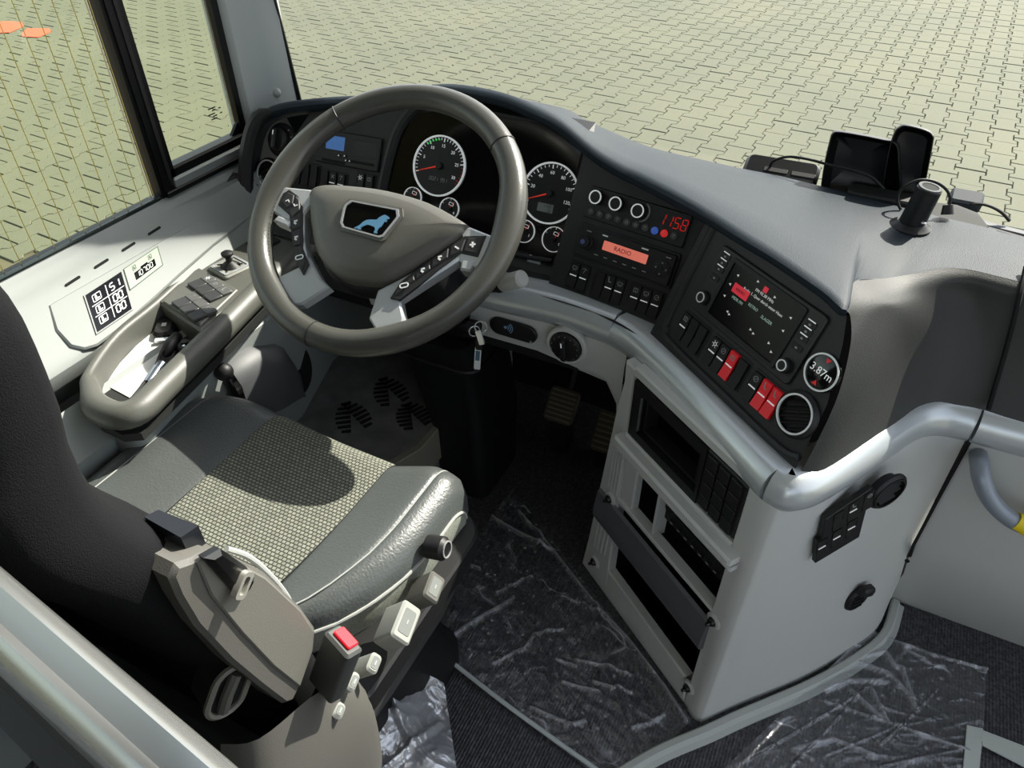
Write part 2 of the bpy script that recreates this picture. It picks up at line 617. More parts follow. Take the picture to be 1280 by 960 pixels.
# raised panel that carries the two displays, rounded at its rear corner
ol = [(.30, -.075), (.30, -.112), (.20, -.126), (.08, -.136), (-.02, -.150), (-.10, -.163), (-.19, -.1755), (-.23, -.178), (-.25, -.172), (-.262, -.155), (-.258, -.12), (-.235, -.078)]
MB().prism(ol, -.006, .004, .003, WP).build('display_panel', wallgrey, side)
low = []
for y in (-.1, .4, .6, .9, 1.1, 1.42):
    low.append([(-1.0, y, .56), (-.93, y, .52), (-.945, y, .40), (-.985, y, .2), (-1.0, y, -.02)] if y < 1.0 else [(-1.08, y, .56), (-1.03, y, .52), (-1.04, y, .40), (-1.05, y, .2), (-1.05, y, -.02)])
lw = struct(MB().loft(low).build('trim_4', wallgrey))
MB().lathe([(.052, -.004), (.052, .002), (.048, .004), (.03, .0035)], 28, frame((-.962, .885, .345), (0, 1, 0), (.98, 0, .17)) @ M.Scale(1.25, 4, V((0, 1, 0)))).build('speaker_opening', deep, lw)

# ================================================================== DASHBOARD
dash = thing('dashboard', (-.4, 1.15, .62), 'wide grey and black dashboard that wraps round the driver below the windscreen', 'dashboard')


def plane(p0, yaw, tilt):
    a, t = R(yaw), R(tilt)
    n_ = V((math.sin(a) * math.cos(t), -math.cos(a) * math.cos(t), math.sin(t)))
    return frame(p0, V((0, 0, 1)).cross(n_), n_)


P1 = plane((-.72, 1.12, .75), 0, 27)         # left field and clocks
P2 = plane((-.42, 1.075, .75), -10, 25)      # radio field
P3 = plane((-.123, .871, .635), -37.5, 22)   # navigation field
_d = V((.314, -.225, 0)).normalized()
P4 = frame((-.302, .944, 0), _d, (_d.y, -_d.x, 0))               # console front
P5 = frame((.012, .719, 0), (.643, .766, 0), (.766, -.643, 0))   # console flank

# --- soft cover: brow edge -> crown -> foot of the windscreen
st = [((-1.13, 1.03, .66), (-1.19, 1.16, .70)), ((-1.128, 1.065, .73), (-1.18, 1.18, .74)), ((-1.115, 1.09, .78), (-1.16, 1.20, .765)),
      ((-1.08, 1.108, .803), (-1.10, 1.215, .775)), ((-.987, 1.132, .822), (-.99, 1.25, .79)), ((-.88, 1.152, .838), (-.88, 1.28, .80)),
      ((-.79, 1.158, .862), (-.80, 1.31, .80)), ((-.708, 1.158, .880), (-.72, 1.33, .80)), ((-.604, 1.145, .885), (-.62, 1.34, .81)), ((-.525, 1.123, .880), (-.55, 1.328, .82)),
      ((-.468, 1.109, .870), (-.50, 1.295, .82)), ((-.399, 1.078, .850), (-.43, 1.262, .818)), ((-.351, 1.061, .840), (-.38, 1.245, .815)),
      ((-.308, 1.048, .835), (-.33, 1.24, .81)), ((-.227, 1.003, .835), (-.25, 1.255, .80)), ((-.172, .969, .835), (-.19, 1.25, .80)),
      ((-.124, .936, .835), (-.13, 1.248, .80)), ((-.071, .901, .835), (-.07, 1.24, .80)), ((-.005, .850, .835), (-.02, 1.233, .80)), ((.029, .823, .833), (.0, 1.23, .80))]
rows = []
for N, B in st:
    N, B = V(N), V(B)
    cr = 1 - .65 * max(0, min(1, (N.x + .25) / .28))
    h = V((B.x - N.x, B.y - N.y, 0)).normalized()
    L = (B - N)
    rows.append([N + h * .05 + V((0, 0, -.030)), N + h * .012 + V((0, 0, -.016)), N + h * .002 + V((0, 0, -.008)), N, N + h * .005 + V((0, 0, .005 * cr)), N + h * .016 + V((0, 0, .008 * cr)),
                 N + L * .3 + V((0, 0, .010 * cr)), N + L * .6 + V((0, 0, .008 * cr)), N + L * .85 + V((0, 0, .004 * cr)), B, B + h * .015 + V((0, 0, -.006)), B + h * .05 + V((0, 0, -.12))])
tops = [sight(1068, 352, z=.822), sight(1107, 348, z=.803), sight(1143, 342, z=.80), sight(1194, 335, z=.80), sight(1280, 353, z=.80), V((.55, 1.02, .80)), V((1.2, 1.05, .79))]
bases = [(.036, 1.221, .80), (.10, 1.21, .80), (.151, 1.204, .80), (.19, 1.20, .80), (.25, 1.19, .80), (.6, 1.19, .80), (1.2, 1.19, .79)]
for N, B in zip(tops, bases):
    B = V(B)
    L = B - N
    h = V((L.x, L.y, 0)).normalized()
    rows.append([N + h * q + V((0, 0, -.001 * (1 - q))) for q in (0, .001, .002, .003, .006, .012)] + [N + L * .3 + V((0, 0, .0025)), N + L * .6 + V((0, 0, .002)), N + L * .85 + V((0, 0, .001)), B, B + h * .015 + V((0, 0, -.006)), B + h * .05 + V((0, 0, -.12))])
# refine along the dash
fine = []
for j in range(len(rows[0])):
    fine.append(smooth_path([r_[j] for r_ in rows], 4))
fine = [[fine[j][i] for j in range(len(fine))] for i in range(len(fine[0]))]
MB().loft(fine).build('upper_cover', dashm, dash, smooth=50)

# --- flank of the dash right of the navigation field
cols = [[V((.027, .824, .832)), V((.036, .838, .815)), V((.046, .820, .785)), V((.050, .790, .72)), V((.038, .748, .628))],
        [sight(1068, 352, z=.822), sight(1092, 378, z=.812), sight(1102, 398, z=.79), sight(1085, 480, z=.72), V((.064, .766, .628))],
        [sight(1107, 348, z=.803), sight(1120, 370, z=.797), sight(1135, 392, z=.775), sight(1132, 455, z=.70), V((.128, .882, .630))],
        [sight(1143, 342, z=.80), sight(1152, 358, z=.79), sight(1168, 378, z=.765), sight(1178, 440, z=.70), V((.173, .962, .630))],
        [sight(1194, 335, z=.80), sight(1200, 350, z=.79), sight(1208, 372, z=.765), sight(1214, 440, z=.70), V((.226, .985, .630))],
        [sight(1280, 353, z=.80), sight(1280, 368, z=.79), sight(1280, 392, z=.765), sight(1280, 455, z=.70), V((.30, .985, .630))],
        [V((.55, 1.02, .80)), V((.55, 1.01, .79)), V((.55, 1.0, .765)), V((.55, .99, .70)), V((.55, .985, .63))],
        [V((1.2, 1.05, .79)), V((1.2, 1.03, .78)), V((1.2, 1.01, .76)), V((1.2, .99, .70)), V((1.2, .985, .63))]]
rr = [smooth_path(c, 5) for c in cols]
rr2 = [smooth_path([r_[j] for r_ in rr], 5) for j in range(len(rr[0]))]
MB().loft(rr2).build('flank_cover', dashside, dash, smooth=60)
# dark joint between the dash and its right hand section
gp = smooth_path([sight(1281, 335, z=.806), sight(1272, 375, z=.782), sight(1258, 430, z=.722), sight(1240, 492, z=.655), sight(1234, 512, z=.64)], 4)
MB().tube([p + V((0, -.004, .004)) for p in gp], .0035, 6).build('joint_seal', deep, dash)

# --- black fascia under the brow
def pt(P, u, v, h=0.0):
    return P @ V((u, v, h))


def brow_z(x):
    best = min(st, key=lambda q: abs(q[0][0] - x))
    return best[0][2]


cs = []
for P, u in ((P1, -.412), (P1, -.30), (P1, -.20), (P1, -.095), (P1, .05), (P1, .281), (P2, -.010), (P2, .10), (P2, .208), (P2, .222), (P3, -.135), (P3, -.122), (P3, 0), (P3, .10), (P3, .196)):
    lo, hi = {0: (-.118, .115), 1: (-.118, .115), 2: (-.012, .215)}[[P1, P2, P3].index(P)]
    if P is P1 and u < -.25:
        hi = .055 + (u + .412) * .15
    bz = brow_z(pt(P, u, hi).x)
    hi = min(hi, (bz - .020 - P[2][3]) / P[2][1])
    ut = u
    if P is P3 and u > .15:
        ut = .140
    top = pt(P, ut, hi)
    um = lambda f: u + (ut - u) * f ** 2
    cs.append([top + V((0, .03, .004)), top, pt(P, um(.85), lo + (hi - lo) * .85), pt(P, um(.5), lo + (hi - lo) * .5), pt(P, u, lo), (P, u, lo)])
trim_path = [(-.78, .965), (-.64, .975), (-.519, .974), (-.402, .982), (-.296, .968), (-.247, .945), (-.16, .878), (-.083, .812), (-.014, .752), (.010, .734), (.026, .729), (.044, .738), (.064, .760),
             (.100, .820), (.134, .882), (.158, .928), (.18, .958), (.205, .976), (.235, .982), (.30, .982), (.6, .982), (1.2, .982)]


def near_trim(p):
    best = None
    for a, b in zip(trim_path, trim_path[1:]):
        A, B = V((*a, 0)), V((*b, 0))
        t = max(0, min(1, (V((p.x, p.y, 0)) - A).dot(B - A) / (B - A).length_squared))
        q = A + (B - A) * t
        d_ = (q - V((p.x, p.y, 0))).length
        if best is None or d_ < best[0]:
            best = (d_, q)
    return best[1]


for c in cs:
    e_ = c[4]
    q = near_trim(e_)
    if e_.x < -.78:
        q = V((e_.x, .985, 0))
    c[5] = V((q.x, q.y, .628 if e_.x > -.78 else .60))
    c.insert(5, e_.lerp(c[5], .25) + V((0, 0, -.012 if e_.x < -.2 else 0)))
MB().loft(cs).build('fascia', fasc, dash, smooth=20)
# border that frames the navigation field
bo = [(-.116, .20), (-.116, .045), (-.108, .022), (-.09, .010), (.05, .006), (.16, .004), (.190, .012)]
MB().tube([pt(P3, u, v, .0) for u, v in smooth_path([(u, v, 0) for u, v in bo], 4) for u, v in [(u, v)]] if False else [pt(P3, p.x, p.y, 0) for p in smooth_path([(u, v, 0) for u, v in bo], 4)], .006, 8).build('field_border', fasc, dash)
# cheek and binnacle ridge
MB().tube([pt(P1, p.x, p.y, .004) for p in smooth_path([(-.108, -.12, 0), (-.104, -.03, 0), (-.092, .05, 0), (-.06, .098, 0), (-.01, .118, 0)], 5)], .010, 8).build('binnacle_edge', fasc, dash)
ck = MB()
ckr = [[sight(293, 216, x=-1.165), sight(303, 216, x=-1.15), sight(316, 224, x=-1.13), sight(322, 232, x=-1.12)],
       [sight(281, 232, x=-1.160), sight(296, 238, x=-1.145), sight(312, 246, x=-1.13), sight(324, 252, x=-1.115)],
       [sight(276, 256, x=-1.150), sight(290, 262, x=-1.135), sight(308, 268, x=-1.12), sight(328, 272, x=-1.105)],
       [sight(263, 300, x=-1.125), sight(285, 302, x=-1.115), sight(305, 305, x=-1.105), sight(335, 310, x=-1.09)]]
ck.loft(ckr)
ck.loft([ckr[0], [p + V((0, .06, -.03)) for p in ckr[0]]])
ck.loft([[r_[0] for r_ in ckr], [r_[0] + V((-.03, .02, -.01)) for r_ in ckr]])
ck.build('side_cheek', dashside, dash, smooth=60)
lb = MB()
lb.tube(smooth_path([(-1.120, 1.00, .58), (-1.135, 1.035, .66), (-1.136, 1.07, .735), (-1.120, 1.098, .785), (-1.085, 1.112, .800)], 4), [.016] * 13 + [.013, .009, .006, .003], 10)
lb.build('side_border', fasc, dash)

# --- satin silver band in four lengths
prof = [(-.034, .630), (.004, .633), (.016, .626), (.023, .614), (.026, .600), (.024, .588), (.016, .577), (-.034, .574)]


def band(pts, k=4, m=trimm):
    p = smooth_path([(x, y, 0) for x, y in pts], k)
    rw = []
    for i in range(len(p)):
        t = (p[min(i + 1, len(p) - 1)] - p[max(i - 1, 0)]).normalized()
        s = V((t.y, -t.x, 0))
        rw.append([p[i] + s * (o_ - .012) + V((0, 0, z)) for o_, z in prof])
    MB().loft(rw, True, True).build('silver_band', m, dash, smooth=60)


band([(-.78, .965), (-.64, .975), (-.519, .974), (-.402, .982), (-.297, .969)])
band([(-.2945, .968), (-.247, .945), (-.16, .878), (-.083, .812), (-.014, .752), (.006, .7355)])
band([(.008, .734), (.028, .729), (.046, .738), (.066, .762), (.100, .820), (.134, .882), (.158, .928), (.18, .958), (.205, .976), (.235, .982), (.244, .982)])
band([(.247, .982), (.30, .982), (.6, .982), (1.2, .982)], 2)

# --- silver grey apron under the band, with immobiliser field and rotary knob
ap = []
for x, y, z0 in ((-.80, .975, .50), (-.6, .982, .50), (-.44, .985, .492), (-.36, .983, .487), (-.30, .972, .488), (-.272, .955, .46), (-.262, .945, .40)):
    ap.append([(x, y, .58), (x, y - .006, .56), (x, y - .006, z0 + .02), (x, y - .002, z0 + .006), (x, y + .012, z0), (x, y + .05, z0 + .005)])
MB().loft(ap).build('apron', silver, dash, smooth=50)
AP = frame((0, .976, 0), (1, 0, 0), (0, -1, 0))          # u = x, v = z
fld = MB().prism([(a - .485, b_ + .544) for a, b_ in rrect(.095, .036, .018, 6)], 0, .006, .002, AP).build('immobiliser_field', black, dash)
wav = MB()
for r_ in (.006, .010, .014):
    wav.ringplate([(x, y) for x, y in circ(r_, 10, -50, 50)] + [(x, y) for x, y in reversed(circ(r_ - .0016, 10, -50, 50))], [(x, y) for x, y in circ(r_ - .0008, 10, -50, 50)] + [(x, y) for x, y in reversed(circ(r_ - .0009, 10, -50, 50))], .006, .0066, AP @ T(-.498, .548))
wav.prism(circ(.003, 12), .006, .0066, 0, AP @ T(-.499, .548))
wav.build('wave_symbol', mat('symbol_blue_grey', (130, 170, 200), .4), fld)
MB().prism(circ(.0022, 10), .006, .0072, 0, AP @ T(-.448, .532)).build('screw', chrome, fld)
KM = AP @ T(-.378, .548, .002)
MB().lathe([(.0385, 0), (.0385, .007), (.036, .010), (.031, .010), (.031, .004)], 36, KM).build('knob_surround', silver, dash)
kn = MB().lathe([(.029, .002), (.029, .012), (.026, .016), (.020, .017)], 36, KM)
kn.prism(rrect(.011, .044, .005), .015, .028, .003, KM @ RZ(.12))
kn = kn.build('ventilation_knob', black, dash)
MB().box((0, .014, .0285), (.0018, .009, .0006), 0, KM @ RZ(.12)).build('indicator', white, kn)
dots = MB()
for a in range(-130, 131, 26):
    dots.prism(circ(.001, 6), .0165, .0172, 0, KM @ T(.0245 * math.sin(R(a)), .0245 * math.cos(R(a))))
dots.build('scale_mark', dimwhite, kn)['kind'] = 'stuff'
# underside that closes the dash over the footwell
ud = MB()
ud.box((-.62, 1.22, .50), (1.1, .48, .02))
ud.build('underside', deep, dash)

# ------------------------------------------------------------------ switches
SW, SH = .0188, .043
body = MB()
o = rrect(SW - .0014, SH, .0015, 2)
body.prism(o, -.004, .0035)
hw, hh = SW / 2 - .0012, SH / 2 - .0006
body.add([(-hw, hh, .0035), (hw, hh, .0035), (hw, 0, .0052), (-hw, 0, .0052), (-hw, -hh, .0030), (hw, -hh, .0030), (-hw, hh, .006), (hw, hh, .006), (hw, .0007, .0044), (-hw, .0007, .0044), (-hw, -.0007, .0044), (hw, -.0007, .0044), (hw, -hh, .0058), (-hw, -hh, .0058)],
         [[6, 7, 8, 9], [9, 8, 11, 10], [10, 11, 12, 13], [0, 1, 7, 6], [4, 13, 12, 5], [0, 6, 9, 3], [1, 2, 8, 7], [3, 9, 10, 4], [2, 5, 11, 8], [10, 13, 4], [11, 5, 12]])
me_sw = body.mesh('switch', rubber, 25, False)
me_swr = me_sw.copy()
me_swr.materials.clear()
me_swr.materials.append(red)
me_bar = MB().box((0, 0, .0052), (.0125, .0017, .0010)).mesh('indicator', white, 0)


def sym(kind):
    m_ = MB()
    q = .0008
    if kind == 0:      # lamp with rays
        m_.ringplate(circ(.0030, 12), circ(.0020, 12), 0, .0004)
        for a in range(0, 360, 60):
            m_.box((.0048, 0, .0002), (.0018, q, .0004), 0, RZ(R(a)))
    elif kind == 1:    # fan / cross
        for a in (45, -45):
            m_.box((0, 0, .0002), (.009, q * 1.6, .0004), 0, RZ(R(a)))
    elif kind == 2:    # door
        m_.ringplate(rrect(.008, .007, .001), rrect(.0062, .0052, .0006), 0, .0004)
        m_.box((0, 0, .0002), (q, .006, .0004))
    elif kind == 3:    # seat figure
        m_.box((-.002, .001, .0002), (.0016, .006, .0004), 0, RZ(.2))
        m_.box((.0005, -.002, .0002), (.005, .0016, .0004))
        m_.prism(circ(.0013, 8), 0, .0004, 0, T(-.0028, .0052))
    elif kind == 4:    # screen wiper arcs
        m_.ringplate(circ(.005, 8, 30, 150) + list(reversed(circ(.0042, 8, 30, 150))), circ(.0046, 8, 30, 150) + list(reversed(circ(.0045, 8, 30, 150))), 0, .0004)
        m_.box((0, 0, .0002), (q, .008, .0004), 0, RZ(-.3))
    elif kind == 5:    # screen
        m_.ringplate(rrect(.009, .005, .001), rrect(.0074, .0034, .0006), 0, .0004, T(0, .001))
        m_.box((0, -.0032, .0002), (.006, q, .0004))
    else:              # crossed circle
        m_.ringplate(circ(.0042, 14), circ(.0033, 14), 0, .0004)
        m_.box((0, 0, .0002), (.006, q, .0004), 0, RZ(.8))
    return m_.mesh('symbol', dimwhite if kind != 0 else white, 0)


SYMS = [sym(k) for k in range(7)]


def switch(P, u, v, parent, kind=None, bar=True, colour=None, rot=0, label=None):
    mt = P @ T(u, v) @ RZ(rot)
    s = inst('switch', me_swr if colour == 'red' else me_sw, mt, parent, label)
    if bar:
        inst('indicator', me_bar, mt, s)
    if kind is not None:
        inst('symbol', SYMS[kind], mt @ T(0, .0125, .0054), s)
    return s


def socket(P, u0, u1, v, parent):
    MB().prism([(x + (u0 + u1) / 2, y + v) for x, y in rrect(u1 - u0 + .004, SH + .006, .003)], -.003, .0012, .0006, P).build('switch_frame', black, parent)


# under the radio
socket(P2, .024, .064, -.104, dash)
switch(P2, .0345, -.104, dash, 5)
switch(P2, .0535, -.104, dash, 4)
socket(P2, .074, .132, -.104, dash)
switch(P2, .0845, -.104, dash, None, False)
switch(P2, .1035, -.104, dash, 3)
switch(P2, .1225, -.104, dash, 5)
socket(P2, .142, .200, -.104, dash)
switch(P2, .1525, -.104, dash, 2)
switch(P2, .1715, -.104, dash, 5)
switch(P2, .1905, -.104, dash, 6)
# under the navigation unit
vv = .0445
socket(P3, -.088, -.030, vv, dash)
switch(P3, -.0785, vv, dash, 2)
switch(P3, -.0595, vv, dash, None, False)
switch(P3, -.0405, vv, dash, None, False)
socket(P3, -.018, .059, vv, dash)
switch(P3, -.0085, vv, dash, 0)
switch(P3, .0105, vv, dash, 6)
switch(P3, .0295, vv + .001, dash, 2, True, 'red', 0, 'red rocker switch left of a blank one')
switch(P3, .0495, vv, dash, None, False)
socket(P3, .070, .128, vv, dash)
switch(P3, .0795, vv, dash, 6)
switch(P3, .0985, vv, dash, 3, True, 'red', 0, 'red rocker switch, left one of the pair')
switch(P3, .1175, vv, dash, 3, True, 'red', 0, 'red rocker switch beside the round air vent')
# left of the clocks
socket(P1, -.326, -.262, -.068, dash)
for k in range(3):
    switch(P1, -.314 + .0205 * k, -.068, dash, 5 if k == 0 else None, k == 0)
socket(P1, -.256, -.194, -.072, dash)
switch(P1, -.246, -.072, dash, None, False)
switch(P1, -.2255, -.072, dash, 1)
switch(P1, -.205, -.072, dash, 4)
socket(P1, -.172, -.128, -.062, dash)
switch(P1, -.1600, -.062, dash, 0, False)
switch(P1, -.1390, -.062, dash, 2, False)
socket(P1, -.33, -.20, -.125, dash)
for k in range(5):
    switch(P1, -.318 + .0205 * k, -.125, dash, None, False)

# ------------------------------------------------------------------ round vents
def vent(P, u, v, r, parent, name='air_vent', slats=5, ang=.6, rm=None):
    mt = P @ T(u, v)
    o_ = MB().lathe([(r * 1.18, 0), (r * 1.18, .004), (r * 1.05, .008), (r * .92, .006), (r * .88, -.01)], 36, mt).build(name, black, parent)
    MB().ringplate(circ(r, 40), circ(r * .91, 40), .006, .0085, mt).build('ring', rm or ringw, o_)
    for k in range(slats):
        q = -r * .68 + 2 * r * .68 * k / (slats - 1)
        ln = 2 * math.sqrt(max(.0001, (r * .84) ** 2 - q * q))
        MB().box((0, 0, 0), (ln, .0015, .010), 0, mt @ RZ(ang) @ T(0, q, .001) @ M.Rotation(.6, 4, 'X')).build('slat', rubber, o_)
    return o_


vent(P3, .156, .0555, .027, dash)
vent(P1, -.388, -.083, .027, dash)
# light switch, top left
LM = P1 @ T(-.365, -.012)
lk = MB().lathe([(.034, 0), (.034, .004), (.031, .006), (.024, .006), (.024, .016), (.021, .019)], 36, LM)
lk.prism(rrect(.010, .040, .004), .018, .030, .003, LM)
lk = lk.build('light_knob', black, dash)
MB().box((0, .012, .0305), (.002, .009, .0006), 0, LM).build('indicator', white, lk)
dots = MB()
for a in (-120, -90, -60, 40, 70, 100):
    dots.prism(circ(.0018, 8), .006, .0068, 0, LM @ T(.0285 * math.sin(R(a)), .0285 * math.cos(R(a))))
dots.build('scale_mark', dimwhite, lk)['kind'] = 'stuff'
MB().prism(rrect(.024, .016, .002), 0, .002, .0005, P1 @ T(-.30, .022)).build('blank_cover', rubber, dash)
# height display 3.87 m
HM = P3 @ T(.154, .119)
hd = MB().lathe([(.0255, 0), (.0255, .003), (.024, .004)], 36, HM).build('height_display', piano, dash, label='round display reading 3.87m in white')
MB().ringplate(circ(.0245, 40), circ(.0222, 40), .004, .0052, HM).build('ring', ringw, hd)
text('3.87m', .0142, HM @ T(0, 0, .0042), white, hd)
tri = MB()
tri.prism([(-.004, .019), (0, .0125), (.004, .019)], .004, .0046, 0, HM)
tri.prism([(-.004, -.018), (.004, -.018), (0, -.0115)], .004, .0046, 0, HM)
tri.build('red_arrow', red, hd)
# small label beside the column
sp = sight(668, 333, y=1.03)
sm = P1 @ T(.234, -.129, .004)
MB().prism(rrect(.026, .013, .003), -.004, .001, 0, sm).build('label_plate', mat('label_grey', (150, 156, 158), .4), dash)
for q in (-.008, .009):
    MB().lathe([(.0028, 0), (.0026, .002), (.001, .003)], 10, sm @ T(q, .012)).build('rivet', chrome, dash)

# ================================================================== INSTRUMENTS AND UNITS IN THE DASH
dialm = mat('dial_black', (13, 13, 15), 0.45)
lcdm = mat('lcd_grey', (120, 128, 126), 0.35)
lcdink = mat('lcd_ink', (28, 30, 30), 0.5)
green = mat('green_led', (20, 120, 40), .4, emit=((40, 235, 90), .6))
redtick = mat('red_print', (190, 40, 40), .5)
clu = thing('instrument_cluster', P1 @ T(.08, 0, 0), 'black instrument cluster with white-ringed clocks behind the steering wheel', 'gauge cluster')
pl = [(-.092, -.112), (.266, -.112), (.276, -.10), (.276, .075), (.2, .108), (.02, .108), (-.05, .09), (-.085, .05), (-.095, 0)]
MB().prism(pl, .0005, .002, 0, P1).build('back_plate', piano, clu, smooth=0)
MB().tube([pt(P1, p.x, p.y, .005) for p in smooth_path([(.268, -.116, 0), (.22, -.120, 0), (.12, -.1195, 0), (-.04, -.117, 0)], 4)], .0045, 8).build('lower_lip', fasc, clu)


def gauge(name, u, v, r, a0, per, maxv, big, small, nums, val, tsz, redfrom=None, hub=.12):
    mt = P1 @ T(u, v)
    g_ = MB().prism(circ(r * .99, 40), .001, .003, 0, mt).build(name, dialm, clu, smooth=0)
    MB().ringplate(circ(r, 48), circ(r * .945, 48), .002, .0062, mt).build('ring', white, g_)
    tk, tr = MB(), MB()
    x = 0
    while x <= maxv + 1e-6:
        a = R(a0 - per * x)
        isb = abs(x / big - round(x / big)) < 1e-6
        l_ = r * (.13 if isb else .08)
        c = r * .92 - l_ / 2
        tgt = tr if (redfrom is not None and x >= redfrom) else tk
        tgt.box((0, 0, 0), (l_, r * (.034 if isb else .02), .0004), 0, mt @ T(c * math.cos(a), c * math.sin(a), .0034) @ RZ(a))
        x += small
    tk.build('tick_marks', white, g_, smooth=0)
    if tr.v:
        tr.build('red_ticks', redtick, g_, smooth=0)
    for s in nums:
        a = R(a0 - per * float(s))
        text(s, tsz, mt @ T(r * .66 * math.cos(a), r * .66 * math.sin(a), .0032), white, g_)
    a = R(a0 - per * val)
    nd = MB()
    nd.add([(r * .1, -r * .028, .0052), (r * .84, -r * .008, .0052), (r * .84, r * .008, .0052), (r * .1, r * .028, .0052), (r * .1, 0, .0064), (r * .84, 0, .0058)], [[0, 1, 5, 4], [4, 5, 2, 3], [1, 2, 5], [0, 4, 3]])
    place(bpy.data.objects.new('needle', nd.mesh('needle', needle)), mt @ RZ(a), g_)
    MB().lathe([(r * hub, .003), (r * hub, .006), (r * hub * .8, .008)], 20, mt).build('needle_hub', rubber, g_)
    return g_, mt


tg, tm = gauge('tachometer', .008, .003, .0555, 200, 7.5, 31, 5, 1, ['5', '10', '15', '20', '25', '30'], 0, .0085, 26)
gm = MB()
for k in (9.2, 10.2, 11.2, 12.2, 13.2):
    a = R(200 - 7.5 * k)
    gm.prism(circ(.0016, 8), .0032, .0040, 0, tm @ T(.0475 * math.cos(a), .0475 * math.sin(a)))
gm.build('green_lights', green, tg, smooth=0)
dg = seg7('0021 991', .0065, MB(), .002, -.024, .0033)
dg.v = [tm @ p for p in dg.v]
dg.build('digits', dimwhite, tg, smooth=0)
sg, sm_ = gauge('speedometer', .236, -.003, .0535, 207, 1.86, 125, 20, 5, ['20', '40', '60', '80', '100', '120'], 2, .0085)
MB().prism([(x - .003, y - .026) for x, y in rrect(.030, .015, .001)], .003, .0036, 0, sm_).build('trip_display', lcdm, sg)
dg = seg7('1158', .0055, MB(), .000, -.0225, .0038)
seg7('32', .0045, dg, .005, -.030, .0038)
dg.v = [sm_ @ p for p in dg.v]
dg.build('digits', lcdink, sg, smooth=0)
for k, (u, v, r_) in enumerate(((-.037, -.064, .0195), (.045, -.069, .0205), (.203, -.077, .0205), (.262, -.079, .0225))):
    g2, m2 = gauge('small_gauge', u, v, r_, 150, 12, 10, 5, 2.5, [], 7.5, .004, 7.5, .2)
    text('0' if k % 2 else '1', .0065, m2 @ T(r_ * .5, -r_ * .3, .0032), white, g2)
    MB().ringplate(rrect(.010, .006, .001), rrect(.0082, .0042, .001), .003, .0036, m2 @ T(.002, r_ * .45) @ RZ(-.2)).build('symbol', white, g2)

# ------------------------------------------------------------------ tachograph left of the clocks
tac = thing('tachograph', P1 @ T(-.196, -.004, 0), 'dark twin-display unit above the switches left of the clocks', 'display unit')
UM = P1 @ T(-.199, -.0035) @ RZ(.03)
MB().prism(rrect(.150, .064, .003), -.004, .006, .002, UM).build('housing', black, tac)
MB().prism(rrect(.052, .030, .001), .005, .0066, .0004, UM @ T(.040, .006)).build('main_screen', mat('screen_off_grey', (58, 60, 62), .2), tac)
MB().prism(rrect(.044, .026, .001), .005, .0066, .0004, UM @ T(-.030, .009)).build('blue_screen', mat('screen_blue', (70, 110, 170), .2, emit=((90, 140, 210), .25)), tac)
MB().prism(rrect(.056, .005, .001), .005, .0068, .0004, UM @ T(.038, -.020)).build('card_slot', deep, tac)
MB().prism(rrect(.056, .005, .001), .005, .0068, .0004, UM @ T(-.030, -.026)).build('card_slot', deep, tac)
for x, y in ((-.004, -.012), (.000, -.020), (.009, -.020), (-.018, -.013)):
    bt_ = MB().prism(rrect(.008, .006, .001), .005, .0075, .0006, UM @ T(x, y)).build('button', rubber, tac)
    MB().prism([(-.0016, -.0014), (.0016, -.0014), (0, .0018)], .0075, .0079, 0, UM @ T(x, y)).build('symbol', white, bt_)

# ------------------------------------------------------------------ climate panel
cli = thing('climate_panel', P2 @ T(.112, .020, 0), 'black climate panel with three ringed knobs and red clock digits above the radio', 'control panel')
CM = P2 @ T(.112, .0205)
MB().prism(rrect(.184, .052, .004), -.002, .004, .0012, CM).build('face_plate', black, cli)
for k, (u, v, ring) in enumerate(((.038, .0305, 1), (.076, .0300, 1), (.117, .0295, 1))):
    mt = P2 @ T(u, v)
    kb = MB().lathe([(.0125, .003), (.0120, .012), (.0105, .0135)], 28, mt).build('knob', rubber, cli)
    MB().ringplate(circ(.0112, 32), circ(.0092, 32), .0132, .0147, mt).build('ring', white, kb)
MB().ringplate(circ(.0170, 20, -75, 60) + list(reversed(circ(.0152, 20, -75, 60))), circ(.0168, 20, -75, 60) + list(reversed(circ(.0154, 20, -75, 60))), .004, .0052, P2 @ T(.118, .0295)).build('scale_arc', ringw, cli)
bcol = [dimwhite] * 10
for k in range(10):
    u, v = .034 + .0168 * k, .0055 + .0003 * k
    m_ = {7: mat('button_blue', (70, 110, 200), .4, emit=((70, 110, 220), .2)), 8: mat('button_red', (220, 40, 45), .4, emit=((255, 40, 40), .3))}.get(k, mat('button_grey', (62, 62, 62), .5))
    bn = MB().lathe([(.0062, .003), (.0060, .0055), (.005, .006)], 20, P2 @ T(u, v)).build('button', m_, cli, label={7: 'blue push button', 8: 'red push button'}.get(k))
    inst('symbol', SYMS[1 if k == 8 else 6 if k in (4, 5) else 4], P2 @ T(u, v, .0061) @ RZ(.785 if k == 8 else 0) @ M.Scale(.6, 4), bn)
dg = seg7('1158', .017, MB(), .177, .0285, .0045, .14, .0016)
dg.v = [P2 @ p for p in dg.v]
dg.build('clock_digits', redled, cli, smooth=0)

